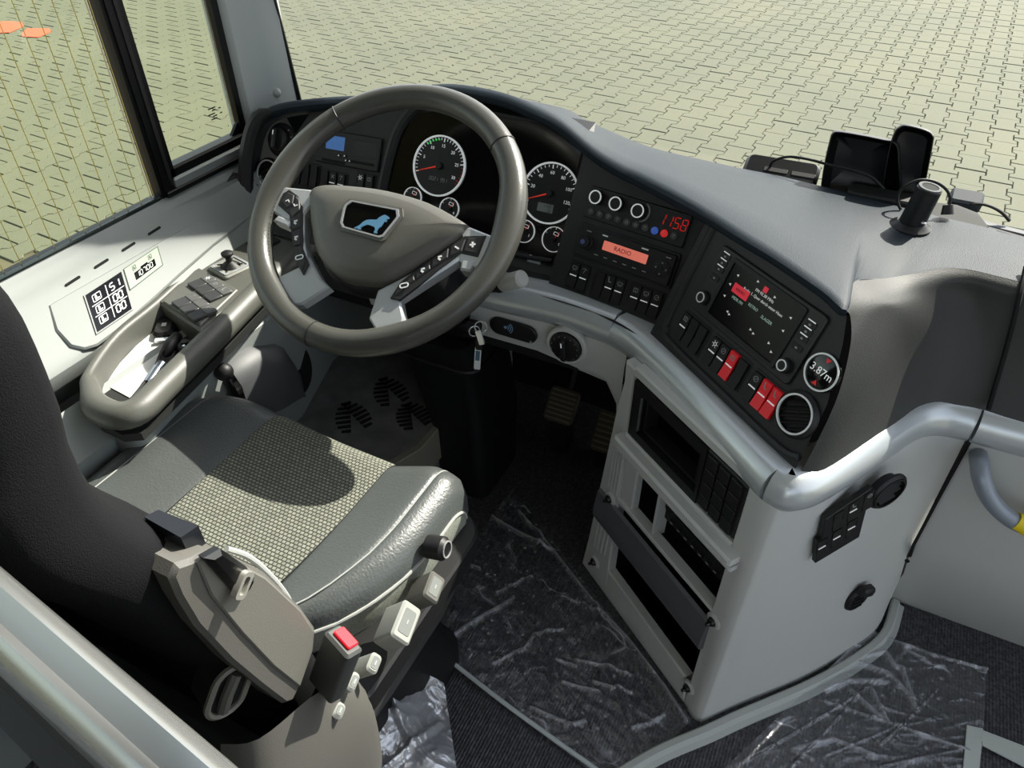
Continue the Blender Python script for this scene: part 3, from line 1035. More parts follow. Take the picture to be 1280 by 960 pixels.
# ------------------------------------------------------------------ radio
rad = thing('car_radio', P2 @ T(.1135, -.043, 0), 'black radio with a salmon pink RADIO display under the climate panel', 'radio')
RM = P2 @ T(.1135, -.0435)
MB().prism(rrect(.186, .058, .004), -.003, .003, .001, RM).build('surround', fasc, rad)
MB().prism(rrect(.178, .051, .003), .002, .009, .002, RM).build('face_plate', black, rad)
dp = MB().prism(rrect(.082, .0155, .0012), .0085, .0098, .0004, RM @ T(.002, .0045)).build('display', mat('display_salmon', (222, 128, 112), .35, emit=((255, 130, 110), .42)), rad)
text('RADIO', .0105, RM @ T(-.002, .0045, .0099), mat('display_ink', (120, 50, 45), .5), dp)
kb = MB().lathe([(.0125, .008), (.0125, .012), (.0105, .013), (.0105, .022), (.009, .0235)], 28, RM @ T(-.070, .0005)).build('volume_knob', rubber, rad)
MB().lathe([(.0042, .023), (.004, .0245)], 16, RM @ T(-.070, .0005)).build('knob_cap', mat('cap_blue_grey', (90, 100, 150), .25), kb)
pad = MB().lathe([(.0145, .008), (.0145, .0105), (.013, .0115)], 28, RM @ T(.0705, -.001)).build('cross_pad', rubber, rad)
for a in range(0, 360, 90):
    MB().prism([(-.0018, -.001), (.0018, -.001), (0, .0018)], .0115, .0122, 0, RM @ T(.0705 + .009 * math.cos(R(a)), -.001 + .009 * math.sin(R(a))) @ RZ(R(a - 90))).build('arrow', dimwhite, pad)
MB().lathe([(.0035, .0115), (.003, .013)], 12, RM @ T(.0705, -.001)).build('centre_button', black, pad)
for k, x in enumerate((-.046, -.028, -.010, .008, .026, .044)):
    bn = MB().prism(rrect(.0145, .005, .001), .0085, .0102, .0005, RM @ T(x, -.0145)).build('preset_button', rubber, rad)
    MB().box((0, 0, .0104), (.007, .0015, .0004), 0, RM @ T(x, -.0145)).build('symbol', dimwhite, bn)
for x, y in ((-.070, .0185), (.077, .0185)):
    MB().prism(rrect(.013, .005, .001), .0085, .0102, .0005, RM @ T(x, y)).build('button', rubber, rad)
    MB().box((0, 0, .0104), (.009, .0016, .0004), 0, RM @ T(x, y)).build('symbol', dimwhite, rad)
MB().box((-.040, .0195, .0092), (.010, .0022, .0006), 0, RM).build('print_mark', whitep, rad)
MB().box((.034, .0195, .0092), (.012, .0022, .0006), 0, RM).build('print_mark', whitep, rad)

# ------------------------------------------------------------------ navigation unit
nav = thing('navigation_unit', P3 @ T(.020, .127, 0), 'wide black touch-screen radio unit showing Radio 1 above the red switches', 'touch screen')
NM = P3 @ T(.0205, .128)
MB().prism(rrect(.206, .103, .006), -.003, .005, .0015, NM).build('housing', black, nav)
MB().ringplate(rrect(.146, .092, .004), rrect(.134, .081, .003), .004, .0075, NM).build('bezel', rubber, nav)
scr = MB().prism(rrect(.135, .082, .003), .003, .0052, 0, NM).build('screen', mat('screen_black', (10, 9, 10), .22, spec=.15), nav)
t_ = mat('screen_text', (200, 200, 196), .5, emit=((215, 215, 210), .35))
t2 = mat('screen_text_green', (150, 175, 160), .5, emit=((150, 180, 165), .3))
sr = mat('screen_red', (190, 25, 45), .4, emit=((225, 30, 55), .35))
MB().prism(rrect(.031, .0135, .001), .0053, .0058, 0, NM @ T(-.034, .0115)).build('red_tile', sr, scr)
MB().prism(rrect(.008, .008, .001), .0053, .0058, 0, NM @ T(.001, .034)).build('red_tile', sr, scr)
text('FM 93.30 MHz', .0060, NM @ T(.004, .0265, .0054), t_, scr)
text('Radio 1. Quer durch unser Haus', .0058, NM @ T(.006, .0185, .0054), t_, scr)
text('RADIO', .0058, NM @ T(-.034, .0115, .0060), mat('tile_text', (120, 10, 25), .5), scr)
text('MDR FM', .0060, NM @ T(-.032, -.001, .0054), t2, scr)
text('RETRO', .0060, NM @ T(-.003, .0045, .0054), t2, scr)
text('SLAGER', .0062, NM @ T(.026, .0015, .0054), t2, scr)
for x, y in ((-.052, .028), (.056, .0235), (-.056, -.0065), (-.038, -.022), (-.032, -.024), (.012, -.022), (.019, -.024), (.056, .004), (.058, -.0285), (-.016, .037), (.02, .033), (-.057, .0115), (.048, -.021)):
    MB().prism([(-.002, -.0018), (.002, 0), (-.002, .0018)], .0053, .0057, 0, NM @ T(x, y) @ RZ(random.choice((0, 3.14)))).build('icon', t_, scr, smooth=0)
for side_, x, ys_ in ((-1, -.0865, (.040, .030, .020, .006)), (1, .0865, (.032, .022, .012, -.002))):
    for k, y in enumerate(ys_):
        bn = MB().prism(rrect(.018, .008, .0015), .0045, .0062, .0005, NM @ T(x, y)).build('key', rubber, nav)
        if k < 3:
            MB().box((0, .0, .0066), (.0125, .0014, .0008), 0, NM @ T(x, y + .0045)).build('light_bar', white, bn)
        MB().prism([(-.002, -.0012), (.002, -.0012), (.001, .0014), (-.002, .001)], .0062, .0066, 0, NM @ T(x, y - .001)).build('symbol', dimwhite, bn)
    kb = MB().lathe([(.0105, .004), (.0100, .012), (.0085, .0135)], 28, NM @ T(x, -.0275 - (.003 if side_ > 0 else 0))).build('knob', rubber, nav)
    MB().ringplate(circ(.0078, 28), circ(.0062, 28), .0133, .0146, NM @ T(x, -.0275 - (.003 if side_ > 0 else 0))).build('ring', ringw, kb)

# ================================================================== CENTRE CONSOLE
con = thing('centre_console', (.012, .719, 0), 'silver grey console with three open slots and screws below the dash', 'console')
TH = .018


def plate(ol, name, m=silver, z0=-TH, z1=0, ch=.003, label=None):
    return MB().prism(ol, z0, z1, ch, P4).build(name, m, con, smooth=30, label=label)


plate([(-.004, 0), (.088, 0), (.088, .588), (.094, .60), (.060, .60), (.062, .56), (.052, .50), (.010, .10)], 'left_stile')
plate([(.350, 0), (.372, 0), (.372, .60), (.350, .60)], 'right_stile')
plate([(.085, .586), (.352, .586), (.352, .605), (.085, .605)], 'top_rail')
plate([(.085, 0), (.352, 0), (.338, .072), (.088, .082)], 'bottom_rail')
plate([(.086, .426), (.352, .430), (.352, .470), (.086, .466)], 'upper_rail', z1=.004)
led = MB()
led.prism([(.080, .441), (.372, .448), (.372, .462), (.080, .462)], 0, .022, .004, P4)
led.build('shelf_strip', silver, con)
led = MB()
led.prism([(.080, .428), (.372, .432), (.372, .442), (.080, .438)], 0, .016, .003, P4)
led.build('shelf_strip', silver, con)
plate([(.086, .300), (.125, .300), (.125, .428), (.086, .428)], 'slot_cheek', z1=-.003)
plate([(.182, .296), (.188, .296), (.188, .415), (.182, .415)], 'slot_divider', z0=-.03, z1=-.004, ch=.001)
plate([(.086, .292), (.352, .296), (.352, .304), (.086, .304)], 'slot_floor', z1=.002, ch=.002)
# sloping bar across the lower half: pale top, dark face
bar_d = mat('bar_dark_grey', (96, 96, 100), .5, 0, (600, .1))
prof_b = [(.276, 0), (.272, .006), (.236, .012), (.208, .013), (.198, .009), (.194, 0)]
rows = [[P4 @ V((u, v, h)) for v, h in prof_b] for u in (.034, .036, .352, .356)]
MB().loft(rows, True, True).build('drop_bar', bar_d, con, smooth=30)
rib = MB()
for k in range(4):
    rib.tube([P4 @ V((.030 + .012 * k + .003, .10 + .004 * k, .000)), P4 @ V((.036 + .012 * k + .003, .182, .001)), P4 @ V((.040 + .0105 * k + .003, .188, .001))], .0022, 6)
    rib.tube([P4 @ V((.055 + .009 * k, .30, .000)), P4 @ V((.062 + .008 * k, .40, .001)), P4 @ V((.066 + .007 * k, .41, .001))], .0020, 6)
rib.build('moulded_rib', silver, con)['kind'] = 'stuff'
scm = MB().lathe([(.0085, 0), (.0085, .004), (.006, .009), (.0035, .010), (.003, .016)], 14)
me_s = scm.mesh('screw', mat('screw_black', (10, 10, 10), .3))
for u, v in ((.067, .280), (.043, .061), (.361, .284), (.352, .062)):
    sc_ = inst('screw', me_s, P4 @ T(u, v, .001), con)
    MB().lathe([(.015, -.002), (.015, .002), (.012, .004)], 18, P4 @ T(u, v)).build('screw_boss', silver, sc_)
# flank: from the front corner round to the panel below the dash
top = smooth_path([(-.003, .730, .585), (.008, .724, .585), (.020, .722, .585), (.032, .728, .585), (.062, .762, .585), (.128, .884, .585), (.165, .945, .585), (.200, .980, .585), (.245, .992, .585)], 4)
mid_ = smooth_path([(-.006, .731, .30), (.006, .723, .30), (.018, .721, .30), (.030, .728, .30), (.066, .772, .30), (.140, .874, .30), (.200, .952, .30), (.236, .985, .30), (.251, .992, .30)], 4)
bot = smooth_path([(-.008, .733, 0), (.004, .722, 0), (.016, .719, 0), (.028, .726, 0), (.070, .776, 0), (.167, .882, 0), (.235, .975, 0), (.285, 1.06, 0), (.300, 1.148, 0)], 4)
lowr = [m_.lerp(b_, .5) + V((.004, -.004, 0)) * (0 if i < 14 else 1) for i, (m_, b_) in enumerate(zip(mid_, bot))]
MB().loft([top, mid_, lowr, bot]).build('flank', silver, con, smooth=60)
# dark inside
ins = MB()
for a, b_ in ((0.075, .355),):
    P_ = lambda u, v, h: P4 @ V((u, v, h))
    ins.add([P_(.06, -.0, -.19), P_(.38, 0, -.19), P_(.38, .60, -.19), P_(.06, .60, -.19), P_(.06, 0, -.02), P_(.36, 0, -.02), P_(.36, .6, -.02), P_(.06, .6, -.02)], [[0, 1, 2, 3], [0, 3, 7, 4], [1, 5, 6, 2], [0, 4, 5, 1], [3, 2, 6, 7]])
ins.build('inner_box', deep, con, smooth=0)
sl = MB().loft([[P4 @ V((-.002, 0, -.01)), P4 @ V((.010, .10, -.01)), P4 @ V((.052, .50, -.01)), P4 @ V((.062, .60, -.01))], [P4 @ V((.01, 0, -.40)), P4 @ V((.01, .10, -.40)), P4 @ V((.04, .50, -.40)), P4 @ V((.05, .60, -.40))]])
sl.build('side_wall', silver, con)
# upper black insert with pocket and blanks
bx = thing('storage_insert', P4 @ T(.235, .528, 0), 'black insert in the console top with an open pocket and a grid of blank covers', 'insert')
oo, ii = [(.092, .470), (.350, .474), (.350, .584), (.092, .584)], [(.112, .486), (.262, .488), (.262, .566), (.112, .566)]
MB().prism([(.266, .474), (.350, .474), (.350, .584), (.266, .584)], -.012, .000, .002, P4).build('grid_plate', black, bx)
MB().ringplate([(.092, .470), (.268, .470), (.268, .584), (.092, .584)], ii, -.012, .002, P4).build('pocket_rim', black, bx)
MB().ringplate([(.118, .492), (.256, .494), (.256, .560), (.118, .560)], [(.124, .498), (.250, .500), (.250, .554), (.124, .554)], -.03, -.006, P4).build('pocket_frame', rubber, bx)
MB().box((.19, .527, -.06), (.15, .08, .004), 0, P4).build('pocket_floor', deep, bx)
MB().box((.114, .527, .001), (.0015, .07, .004), 0, P4).build('edge_line', mat('edge_mid_grey', (92, 92, 92), .5), bx)
bl = MB().prism(rrect(.0215, .0235, .0015), 0, .004, .001).mesh('blank_cover', rubber)
for i in range(3):
    for j in range(4):
        inst('blank_cover', bl, P4 @ T(.2835 + .0245 * i, .489 + .0262 * j, .000), bx)
# bare radio chassis deep in the middle slot
chs = thing('radio_chassis', P4 @ T(.26, .37, -.02), 'bare black radio chassis inside the middle slot of the console', 'radio')
MB().prism([(x + .265, y + .368) for x, y in rrect(.156, .056, .003)], -.14, -.022, .002, P4).build('housing', black, chs)
for k in range(7):
    MB().prism(rrect(.012, .008, .001), -.022, -.019, .0006, P4 @ T(.210 + .0185 * k, .350)).build('button', rubber, chs)
    MB().box((0, 0, -.0186), (.006, .0018, .0006), 0, P4 @ T(.210 + .0185 * k, .3505)).build('symbol', dimwhite, chs)
for u in (.202, .328):
    MB().lathe([(.010, -.022), (.010, -.016), (.008, -.014)], 20, P4 @ T(u, .380)).build('knob', rubber, chs)
MB().box((.255, .382, -.021), (.080, .018, .002), 0, P4).build('display', piano, chs)
MB().box((.222, .384, -.0195), (.012, .003, .001), 0, P4).build('print_mark', whitep, chs)
lp = MB().tube([P4 @ V((.14, .414, -.03)), P4 @ V((.15, .412, -.012)), P4 @ V((.165, .398, -.015)), P4 @ V((.178, .37, -.03))], .003, 6).build('loose_lead', black, chs)

# switch plate, vent and socket on the flank
SM = P5 @ T(.150, .487, .011)
sp = thing('flank_switch_plate', SM, 'black plate of rocker switches on the flank of the console', 'switch panel')
MB().prism([(-.046, .037), (.024, .071), (.047, -.047), (-.028, -.071)], -.004, .0045, .001, SM).build('base_plate', black, sp)
sk = M(((1, .22, 0, 0), (.42, 1, 0, 0), (0, 0, 1, 0), (0, 0, 0, 1)))
for i in range(3):
    for j in range(2):
        mt = SM @ T(-.0235 + .0235 * i + .004 - .010 * (j == 0), .027 - .055 * (1 - j) - .004 + .0105 * i)
        s = inst('switch', me_sw, mt @ RZ(.25), sp)
        if (i, j) in ((1, 1), (0, 0), (2, 0), (1, 0)):
            inst('indicator', me_bar, mt @ RZ(.25), s)
        if j == 1 and i:
            inst('symbol', SYMS[3 if i == 1 else 6], mt @ RZ(.25) @ T(0, .0125, .0056), s)
vent(P5 @ T(0, 0, .007), .222, .524, .0275, con, slats=4, ang=.3, rm=rubber)
CS = P5 @ T(.288, .214)
cs_ = MB().lathe([(.030, 0), (.030, .006), (.026, .010), (.018, .010), (.016, -.01)], 28, CS @ M.Scale(.8, 4, V((1, 0, 0)))).build('socket', black, con)
MB().prism(rrect(.030, .020, .006), .006, .020, .004, CS @ T(.004, .030) @ RZ(-.3)).build('socket_flap', black, cs_)
for k in range(4):
    MB().box((-.002, -.016 + .0105 * k, .009), (.026, .003, .006), 0, CS).build('slat', rubber, cs_)

# ------------------------------------------------------------------ panel below the right hand half of the dash
rp = thing('knee_panel', (.30, .99, 0), 'silver grey panel right of the console with a grab handle', 'panel')
rw = []
for x in (.251, .256, .8, 1.22):
    d_ = .003 if x < .253 else 0
    rw.append([(x, .988 + d_, .585), (x, .986 + d_, .56), (x, .986 + d_, .34), (x + .004, .992 + d_, .30), (x + .02, 1.03 + d_, .21), (x + .035, 1.10 + d_, .09), (x + .04, 1.150 + d_, .0)])
MB().loft(rw).build('panel_skin', silver, rp, smooth=40)
MB().tube([(.2495, .985, .59), (.2495, .985, .45), (.2505, .985, .335), (.256, .993, .30)], .0028, 6).build('panel_joint', deep, rp)
hp = smooth_path([(.268, .990, .552), (.268, .960, .558), (.274, .945, .548), (.292, .938, .524), (.320, .936, .502), (.36, .936, .490), (.48, .936, .484), (.62, .936, .49), (.66, .95, .51), (.665, .99, .52)], 5)
gh = MB().tube(hp, [.0125] * len(hp), 14).build('grab_handle', mat('handle_grey', (140, 148, 158), .35, .2), rp)
yy = smooth_path([(.336, .936, .4965), (.36, .936, .490), (.40, .936, .486)], 4)
MB().tube(yy, .0133, 14).build('yellow_sleeve', mat('sleeve_yellow', (230, 205, 20), .5), gh)
MB().lathe([(.004, 0), (.004, .003)], 12, frame(sight(1134, 700, y=1.005), (1, 0, 0), (0, -1, .3))).build('plug', deep, rp)

# ================================================================== STEERING WHEEL
WT = R(35.74)
WN = V((0, -math.sin(WT), math.cos(WT)))
WM = frame((-.654, .852, .789), (1, 0, 0), WN)
whl = thing('steering_wheel', WM, 'grey leather steering wheel with a lion emblem and button strips on its spokes', 'steering wheel')
RR, N_ = .2150, 96
rows = []
for i in range(N_):
    a = 2 * math.pi * i / N_
    d = lambda c: abs((math.degrees(a) - c + 180) % 360 - 180)
    k = 1 + .16 * math.exp(-((d(172) / 16) ** 2)) + .16 * math.exp(-((d(12) / 16) ** 2)) + .10 * math.exp(-((d(235) / 14) ** 2)) + .10 * math.exp(-((d(300) / 14) ** 2))
    ring = []
    for j in range(16):
        b_ = 2 * math.pi * j / 16
        rr = .0200 * k
        rad_ = RR - .003 * (k - 1) / .16 + math.cos(b_) * rr
        ring.append((rad_ * math.cos(a), rad_ * math.sin(a), math.sin(b_) * .0190 * (1 + (k - 1) * .3)))
    rows.append(ring)
mb = MB()
mb.loft(rows + [rows[0]], True)
mb.build('rim', leather, whl, WM, smooth=60)
for a in (46.5, 136.5, 264):
    c_, s_ = math.cos(R(a)), math.sin(R(a))
    pts = [((RR + .0203 * math.cos(2 * math.pi * j / 20)) * c_, (RR + .0203 * math.cos(2 * math.pi * j / 20)) * s_, .0193 * math.sin(2 * math.pi * j / 20)) for j in range(20)]
    MB().tube([WM @ V(p) for p in pts], .0012, 6, True).build('rim_seam', mat('seam_dark', (40, 40, 38), .5), whl)
# leather stitches along the inside of the left grip
stm = MB().tube([(-.002, 0, 0), (.002, 0, 0)], .0006, 5).mesh('stitch', mat('stitch_pale', (150, 150, 140), .6), 30)
for k in range(18):
    a = R(186 + 1.9 * k)
    inst('stitch', stm, WM @ T((RR - .0195) * math.cos(a), (RR - .0195) * math.sin(a), .007) @ RZ(a + .4), whl)
# hub: dark rear cup and domed airbag pad
hub_o = smooth_path([(-.136, .000, 0), (-.133, .012, 0), (-.112, .022, 0), (-.066, .030, 0), (.0, .036, 0), (.077, .032, 0), (.146, .015, 0), (.150, .008, 0), (.143, -.012, 0), (.110, -.056, 0), (.076, -.092, 0), (.052, -.108, 0), (.008, -.118, 0), (-.026, -.116, 0), (-.058, -.103, 0), (-.085, -.079, 0), (-.116, -.035, 0)], 3)
ho = [(p.x, p.y) for p in hub_o]
mb = MB()
n_ = len(ho)
sh = lambda s, dx=0, dy=0: [((x - .004) * s + .004 + dx, (y + .04) * s - .04 + dy) for x, y in ho]
lv = [(sh(.97, 0, -.004), -.030), (ho, -.012), (ho, .004), (sh(.985), .011), (sh(.94), .015), (sh(.84), .020), (sh(.80), .022), (sh(.5), .025), (sh(.2), .026)]
mb.loft([[(x, y, z) for x, y in o_] for o_, z in lv], True, True)
mb.build('airbag_cover', padm, whl, WM, smooth=50)
mb = MB()
lv = [(sh(.55, 0, -.01), -.085), (sh(.75, 0, -.012), -.07), (sh(.98, 0, -.010), -.040), (sh(1.0, 0, -.008), -.02), (sh(.95), -.010)]
mb.loft([[(x, y, z) for x, y in o_] for o_, z in lv], True, True)
mb.build('hub_cup', black, whl, WM, smooth=50)
gr = MB()
gp = [WM @ V((x, y, .0158)) for x, y in sh(.915)]
k0 = [i for i, (x, y) in enumerate(ho) if y < .012 or x < -.12]
# emblem
em = [(-.041, -.002), (.044, .002), (.0505, -.0085), (.0495, -.014), (.040, -.046), (.034, -.0495), (-.034, -.0485), (-.0415, -.042), (-.0475, -.018), (-.047, -.010)]
MB().ringplate([(x * 1.10, (y + .024) * 1.16 - .0245) for x, y in em], [(x * 1.005, (y + .024) * 1.005 - .024) for x, y in em], .020, .0285, WM).build('emblem_recess', padm, whl)
ep = MB().prism(em, .02, .0290, .0005, WM).build('emblem_plate', piano, whl)
MB().ringplate(em, [(x * .925, (y + .024) * .90 - .024) for x, y in em], .028, .0305, WM).build('emblem_frame', chrome, ep)
L0 = [(295, 575), (345, 555), (385, 530), (440, 480), (500, 450), (560, 445), (655, 448), (690, 415), (740, 385), (785, 368), (830, 390), (858, 415), (845, 438), (815, 440), (820, 470), (805, 488), (775, 480), (755, 520), (725, 560), (690, 580), (668, 610), (655, 640), (665, 665), (612, 660), (610, 640), (630, 610), (622, 565), (560, 540), (500, 525), (450, 545), (405, 565), (398, 585), (410, 602), (350, 600), (342, 580), (318, 585), (300, 588)]
lo = []
for x, y in L0:
    px, py = 420 + x / 12.8, 240 + y / 12.8
    d_ = FW * FPX + RT * (px - 640) + UP * (480 - py)
    p0 = V(WM.translation) + WN * .029
    q = WM.inverted() @ (EYE + d_ * ((p0 - EYE).dot(WN) / d_.dot(WN)))
    lo.append((q.x, q.y))
MB().prism(lo, .0288, .0302, .0, WM).build('lion_emblem', mat('emblem_blue_silver', (120, 175, 215), .25, .4), ep)
stripm = mat('strip_dark', (34, 34, 35), .5)
MB().prism([(-.188, -.008), (-.180, .001), (-.158, -.006), (-.140, -.022), (-.122, -.058), (-.104, -.090), (-.082, -.112), (-.083, -.131), (-.103, -.116), (-.131, -.081), (-.157, -.042), (-.187, -.030)], .001, .0058, .001, WM).build('button_strip', stripm, whl)
MB().prism([(.185, .005), (.152, -.004), (.110, -.056), (.083, -.100), (.078, -.128), (.094, -.127), (.158, -.032), (.186, -.031)], .001, .0058, .001, WM).build('button_strip', stripm, whl)
# spokes
spm = mat('spoke_silver', (196, 200, 202), .28, .35)


def spoke(ol, name, m=spm, z0=-.016, z1=.004, ch=.003, lab=None, parent=whl):
    return MB().prism([(p.x, p.y) for p in smooth_path([(x, y, 0) for x, y in ol] + [(*ol[0], 0)], 3)[:-1]] if len(ol) > 7 and False else ol, z0, z1, ch, WM).build(name, m, parent, smooth=30, label=lab)


spoke([(-.205, .002), (-.186, .005), (-.130, .012), (-.126, -.012), (-.132, -.034), (-.112, -.075), (-.083, -.112), (-.092, -.120), (-.112, -.100), (-.146, -.050), (-.178, -.047), (-.205, -.040)], 'spoke', z1=.0045)
spoke([(-.112, -.078), (-.088, -.100), (-.052, -.128), (-.032, -.137), (-.064, -.176), (-.080, -.182), (-.118, -.158), (-.128, -.145), (-.096, -.116)], 'spoke', z1=.002)
spoke([(.128, .016), (.180, .009), (.205, .006), (.205, -.030), (.190, -.047), (.172, -.050), (.158, -.042), (.092, -.125), (.090, -.108), (.120, -.060), (.150, -.010)], 'spoke', z1=.0045)
spoke([(.150, -.010), (.143, -.014), (.110, -.058), (.078, -.092), (.050, -.120), (.056, -.166), (.078, -.182), (.110, -.168), (.112, -.152), (.092, -.124), (.118, -.068)], 'spoke', z1=.002)
MB().prism([(-.178, -.046), (-.146, -.05), (-.150, -.062), (-.184, -.058)], -.018, .0055, .003, WM).build('thumb_rest', spm, whl)
MB().prism([(.162, -.040), (.186, -.036), (.184, -.055), (.166, -.056)], -.02, .0055, .003, WM).build('thumb_rest', spm, whl)
btn = mat('button_dark', (44, 44, 44), .5)


def strip(quads, marks):
    for k, (qd, mk) in enumerate(zip(quads, marks)):
        bo_ = MB().prism(inset(qd, .0008 if sum(qd[i][0] * qd[(i + 1) % len(qd)][1] - qd[(i + 1) % len(qd)][0] * qd[i][1] for i in range(len(qd))) > 0 else .0008), .002, .0075, .0015, WM).build('button', btn, whl)
        cx = sum(p[0] for p in qd) / len(qd)
        cy = sum(p[1] for p in qd) / len(qd)
        m_ = MB()
        cmt = WM @ T(cx, cy, .0075)
        if mk == 'up' or mk == 'down':
            s_ = 1 if mk == 'up' else -1
            m_.box((-.0022, 0, .0003), (.006, .0018, .0006), 0, cmt @ RZ(.7 * s_))
            m_.box((.0022, 0, .0003), (.006, .0018, .0006), 0, cmt @ RZ(-.7 * s_))
        elif mk == '+':
            m_.box((0, 0, .0003), (.009, .0028, .0006), 0, cmt @ RZ(.4))
            m_.box((0, 0, .0003), (.0028, .009, .0006), 0, cmt @ RZ(.4))
        elif mk == '-':
            m_.box((0, 0, .0003), (.008, .0026, .0006), 0, cmt @ RZ(-.3))
        elif mk == 'o':
            m_.ringplate([(p[0] * 1, p[1]) for p in rrect(.015, .0085, .004)], rrect(.011, .005, .002), 0, .0006, cmt @ RZ(.5))
        else:
            m_.box((0, .0016, .0003), (.0062, .0028, .0006), 0, cmt @ RZ(.5))
            m_.box((0.001, -.0024, .0003), (.005, .0032, .0006), 0, cmt @ RZ(-.3))
        m_.build('symbol', whitep, bo_)


strip([[(-.183, -.024), (-.180, -.004), (-.164, -.006), (-.158, -.022), (-.166, -.034)], [(-.157, -.022), (-.163, -.006), (-.150, -.012), (-.139, -.030), (-.148, -.046), (-.160, -.038)],
       [(-.148, -.047), (-.139, -.031), (-.126, -.058), (-.137, -.068)], [(-.136, -.069), (-.125, -.059), (-.110, -.086), (-.121, -.092)], [(-.120, -.093), (-.109, -.087), (-.088, -.110), (-.086, -.128), (-.104, -.113)]],
      ['up', 'down', '=', '=', 'o'])
strip([[(.158, -.006), (.182, .003), (.184, -.028), (.160, -.029)], [(.157, -.007), (.159, -.029), (.143, -.043), (.137, -.024)], [(.136, -.025), (.142, -.044), (.124, -.067), (.116, -.053)],
       [(.115, -.054), (.123, -.068), (.107, -.090), (.100, -.078)], [(.099, -.079), (.106, -.091), (.092, -.112), (.084, -.126), (.082, -.110)]], ['+', '-', '=', '=', 'o'])

# ------------------------------------------------------------------ steering column with stalk
sc = thing('steering_column', (-.65, 1.05, 0), 'black steering column shroud standing under the steering wheel', 'steering column')
cm = mat('column_black', (24, 25, 26), .45, 0, (700, .1))
ax = V((-.654, .852, .789)) - WN * .05
lc = []
for k, (c, w_, d_) in enumerate((((-.640, 1.10, .0), .064, .095), ((-.646, 1.10, .20), .069, .10), ((-.676, 1.09, .365), .086, .09), ((-.676, 1.088, .385), .092, .094), ((-.676, 1.08, .405), .092, .094), ((-.670, 1.05, .46), .080, .085))):
    lc.append([V(c) + V((x, y, 0)) for x, y in rrect(2 * w_, 2 * d_, .03, 4)])
MB().loft(lc, True, True).build('lower_shroud', cm, sc, smooth=40)
MB().tube([V((-.676, 1.088, .386)) + V((x, y, 0)) for x, y in rrect(.186, .190, .032, 4)], .005, 6, True).build('shroud_seam', black, sc)
up_ = []
for k, (t_, w_, d_) in enumerate(((.03, .05, .05), (.08, .075, .065), (.16, .085, .075), (.26, .08, .075), (.34, .07, .07))):
    c = V((-.654, .852, .789)) - WN * t_
    up_.append([(frame(c, (1, 0, 0), WN) @ V((x, y, 0))) for x, y in rrect(2 * w_, 2 * d_, .03, 4)])
MB().loft(up_, True, True).build('upper_shroud', black, sc, smooth=40)
sk0, sk1, sk2 = sight(560, 362, y=.985), sight(622, 356, y=.965), sight(650, 349, y=.955)
stt = MB().tube([sk0, sk1.lerp(sk0, .2), sk1, sk2], [.010, .0125, .0135, .014], 14).build('stalk', black, sc)
dv = (sk2 - sk1).normalized()
MB().tube([sk1 + dv * .012, sk1 + dv * .016, sk2 + dv * .004, sk2 + dv * .008], [.013, .0152, .0152, .012], 16).build('stalk_cap', mat('stalk_tip_pale', (205, 206, 200), .4), stt)
MB().tube([sk1 + dv * .002, sk1 + dv * .010], .0148, 16).build('stalk_collar', rubber, stt)

# keys in the ignition
kc = sight(585, 405, y=.955)
key = thing('ignition_key', kc, 'ignition key with rings and a white tag hanging below the steering wheel', 'key')
MB().tube([sight(560, 398, y=.975), sight(590, 408, y=.955)], .012, 14).build('lock_barrel', black, key)
MB().prism(rrect(.024, .03, .008), -.004, .004, .002, frame(sight(592, 408, y=.950), (0, 0, 1), (0, -1, .3))).build('key_head', rubber, key)
r1 = frame(sight(601, 409, y=.94), (1, 0, .3), (.4, -1, .3))
MB().tube([r1 @ V((.011 * math.cos(a), .011 * math.sin(a), 0)) for a in [2 * math.pi * i / 20 for i in range(20)]], .0012, 6, True).build('key_ring', chrome, key)
r2 = frame(sight(593, 414, y=.94), (0, 0, 1), (1, -1, .2))
MB().tube([r2 @ V((.010 * math.cos(a), .010 * math.sin(a), 0)) for a in [2 * math.pi * i / 20 for i in range(20)]], .0012, 6, True).build('key_ring', chrome, key)
kp = frame(sight(600, 422, y=.936), (.35, 0, -1), (.2, -1, .2))
MB().prism(rrect(.028, .011, .002), -.002, .002, .0006, kp).build('metal_key', chrome, key)
kp = frame(sight(597, 448, y=.936), (-.05, 0, -1), (.3, -1, .2))
tg_ = MB().prism(rrect(.046, .012, .002), -.0012, .0012, .0004, kp).build('white_tag', mat('tag_white', (225, 228, 228), .5), key)
MB().prism(rrect(.020, .008, .001), .0011, .0016, 0, kp @ T(-.006, 0)).build('tag_print', mat('tag_blue', (80, 110, 130), .5), tg_)
MB().prism(rrect(.020, .013, .003), -.003, .003, .001, frame(sight(599, 431, y=.937), (.1, 0, -1), (.2, -1, .2))).build('tag_holder', black, key)

# ================================================================== DRIVER'S SEAT
seat = thing('driver_seat', (-.655, .42, 0), "driver's seat with grey leather bolsters and woven cushion insert", 'seat')
wovenm = bpy.data.materials.new('woven_insert')
wovenm.use_nodes = True
n = wovenm.node_tree
b = n.nodes['Principled BSDF']
b.inputs['Roughness'].default_value = .9
tc = n.nodes.new('ShaderNodeTexCoord')
mp = n.nodes.new('ShaderNodeMapping')
mp.inputs['Scale'].default_value = (1, 1, 0)
bk = n.nodes.new('ShaderNodeTexBrick')
bk.offset = 0.5
bk.inputs['Scale'].default_value = 1
bk.inputs['Brick Width'].default_value = .0068
bk.inputs['Row Height'].default_value = .0058
bk.inputs['Mortar Size'].default_value = .0011
bk.inputs['Mortar Smooth'].default_value = .5
bk.inputs['Color1'].default_value = (*lin((142, 144, 130)), 1)
bk.inputs['Color2'].default_value = (*lin((122, 124, 111)), 1)
bk.inputs['Mortar'].default_value = (*lin((58, 60, 55)), 1)
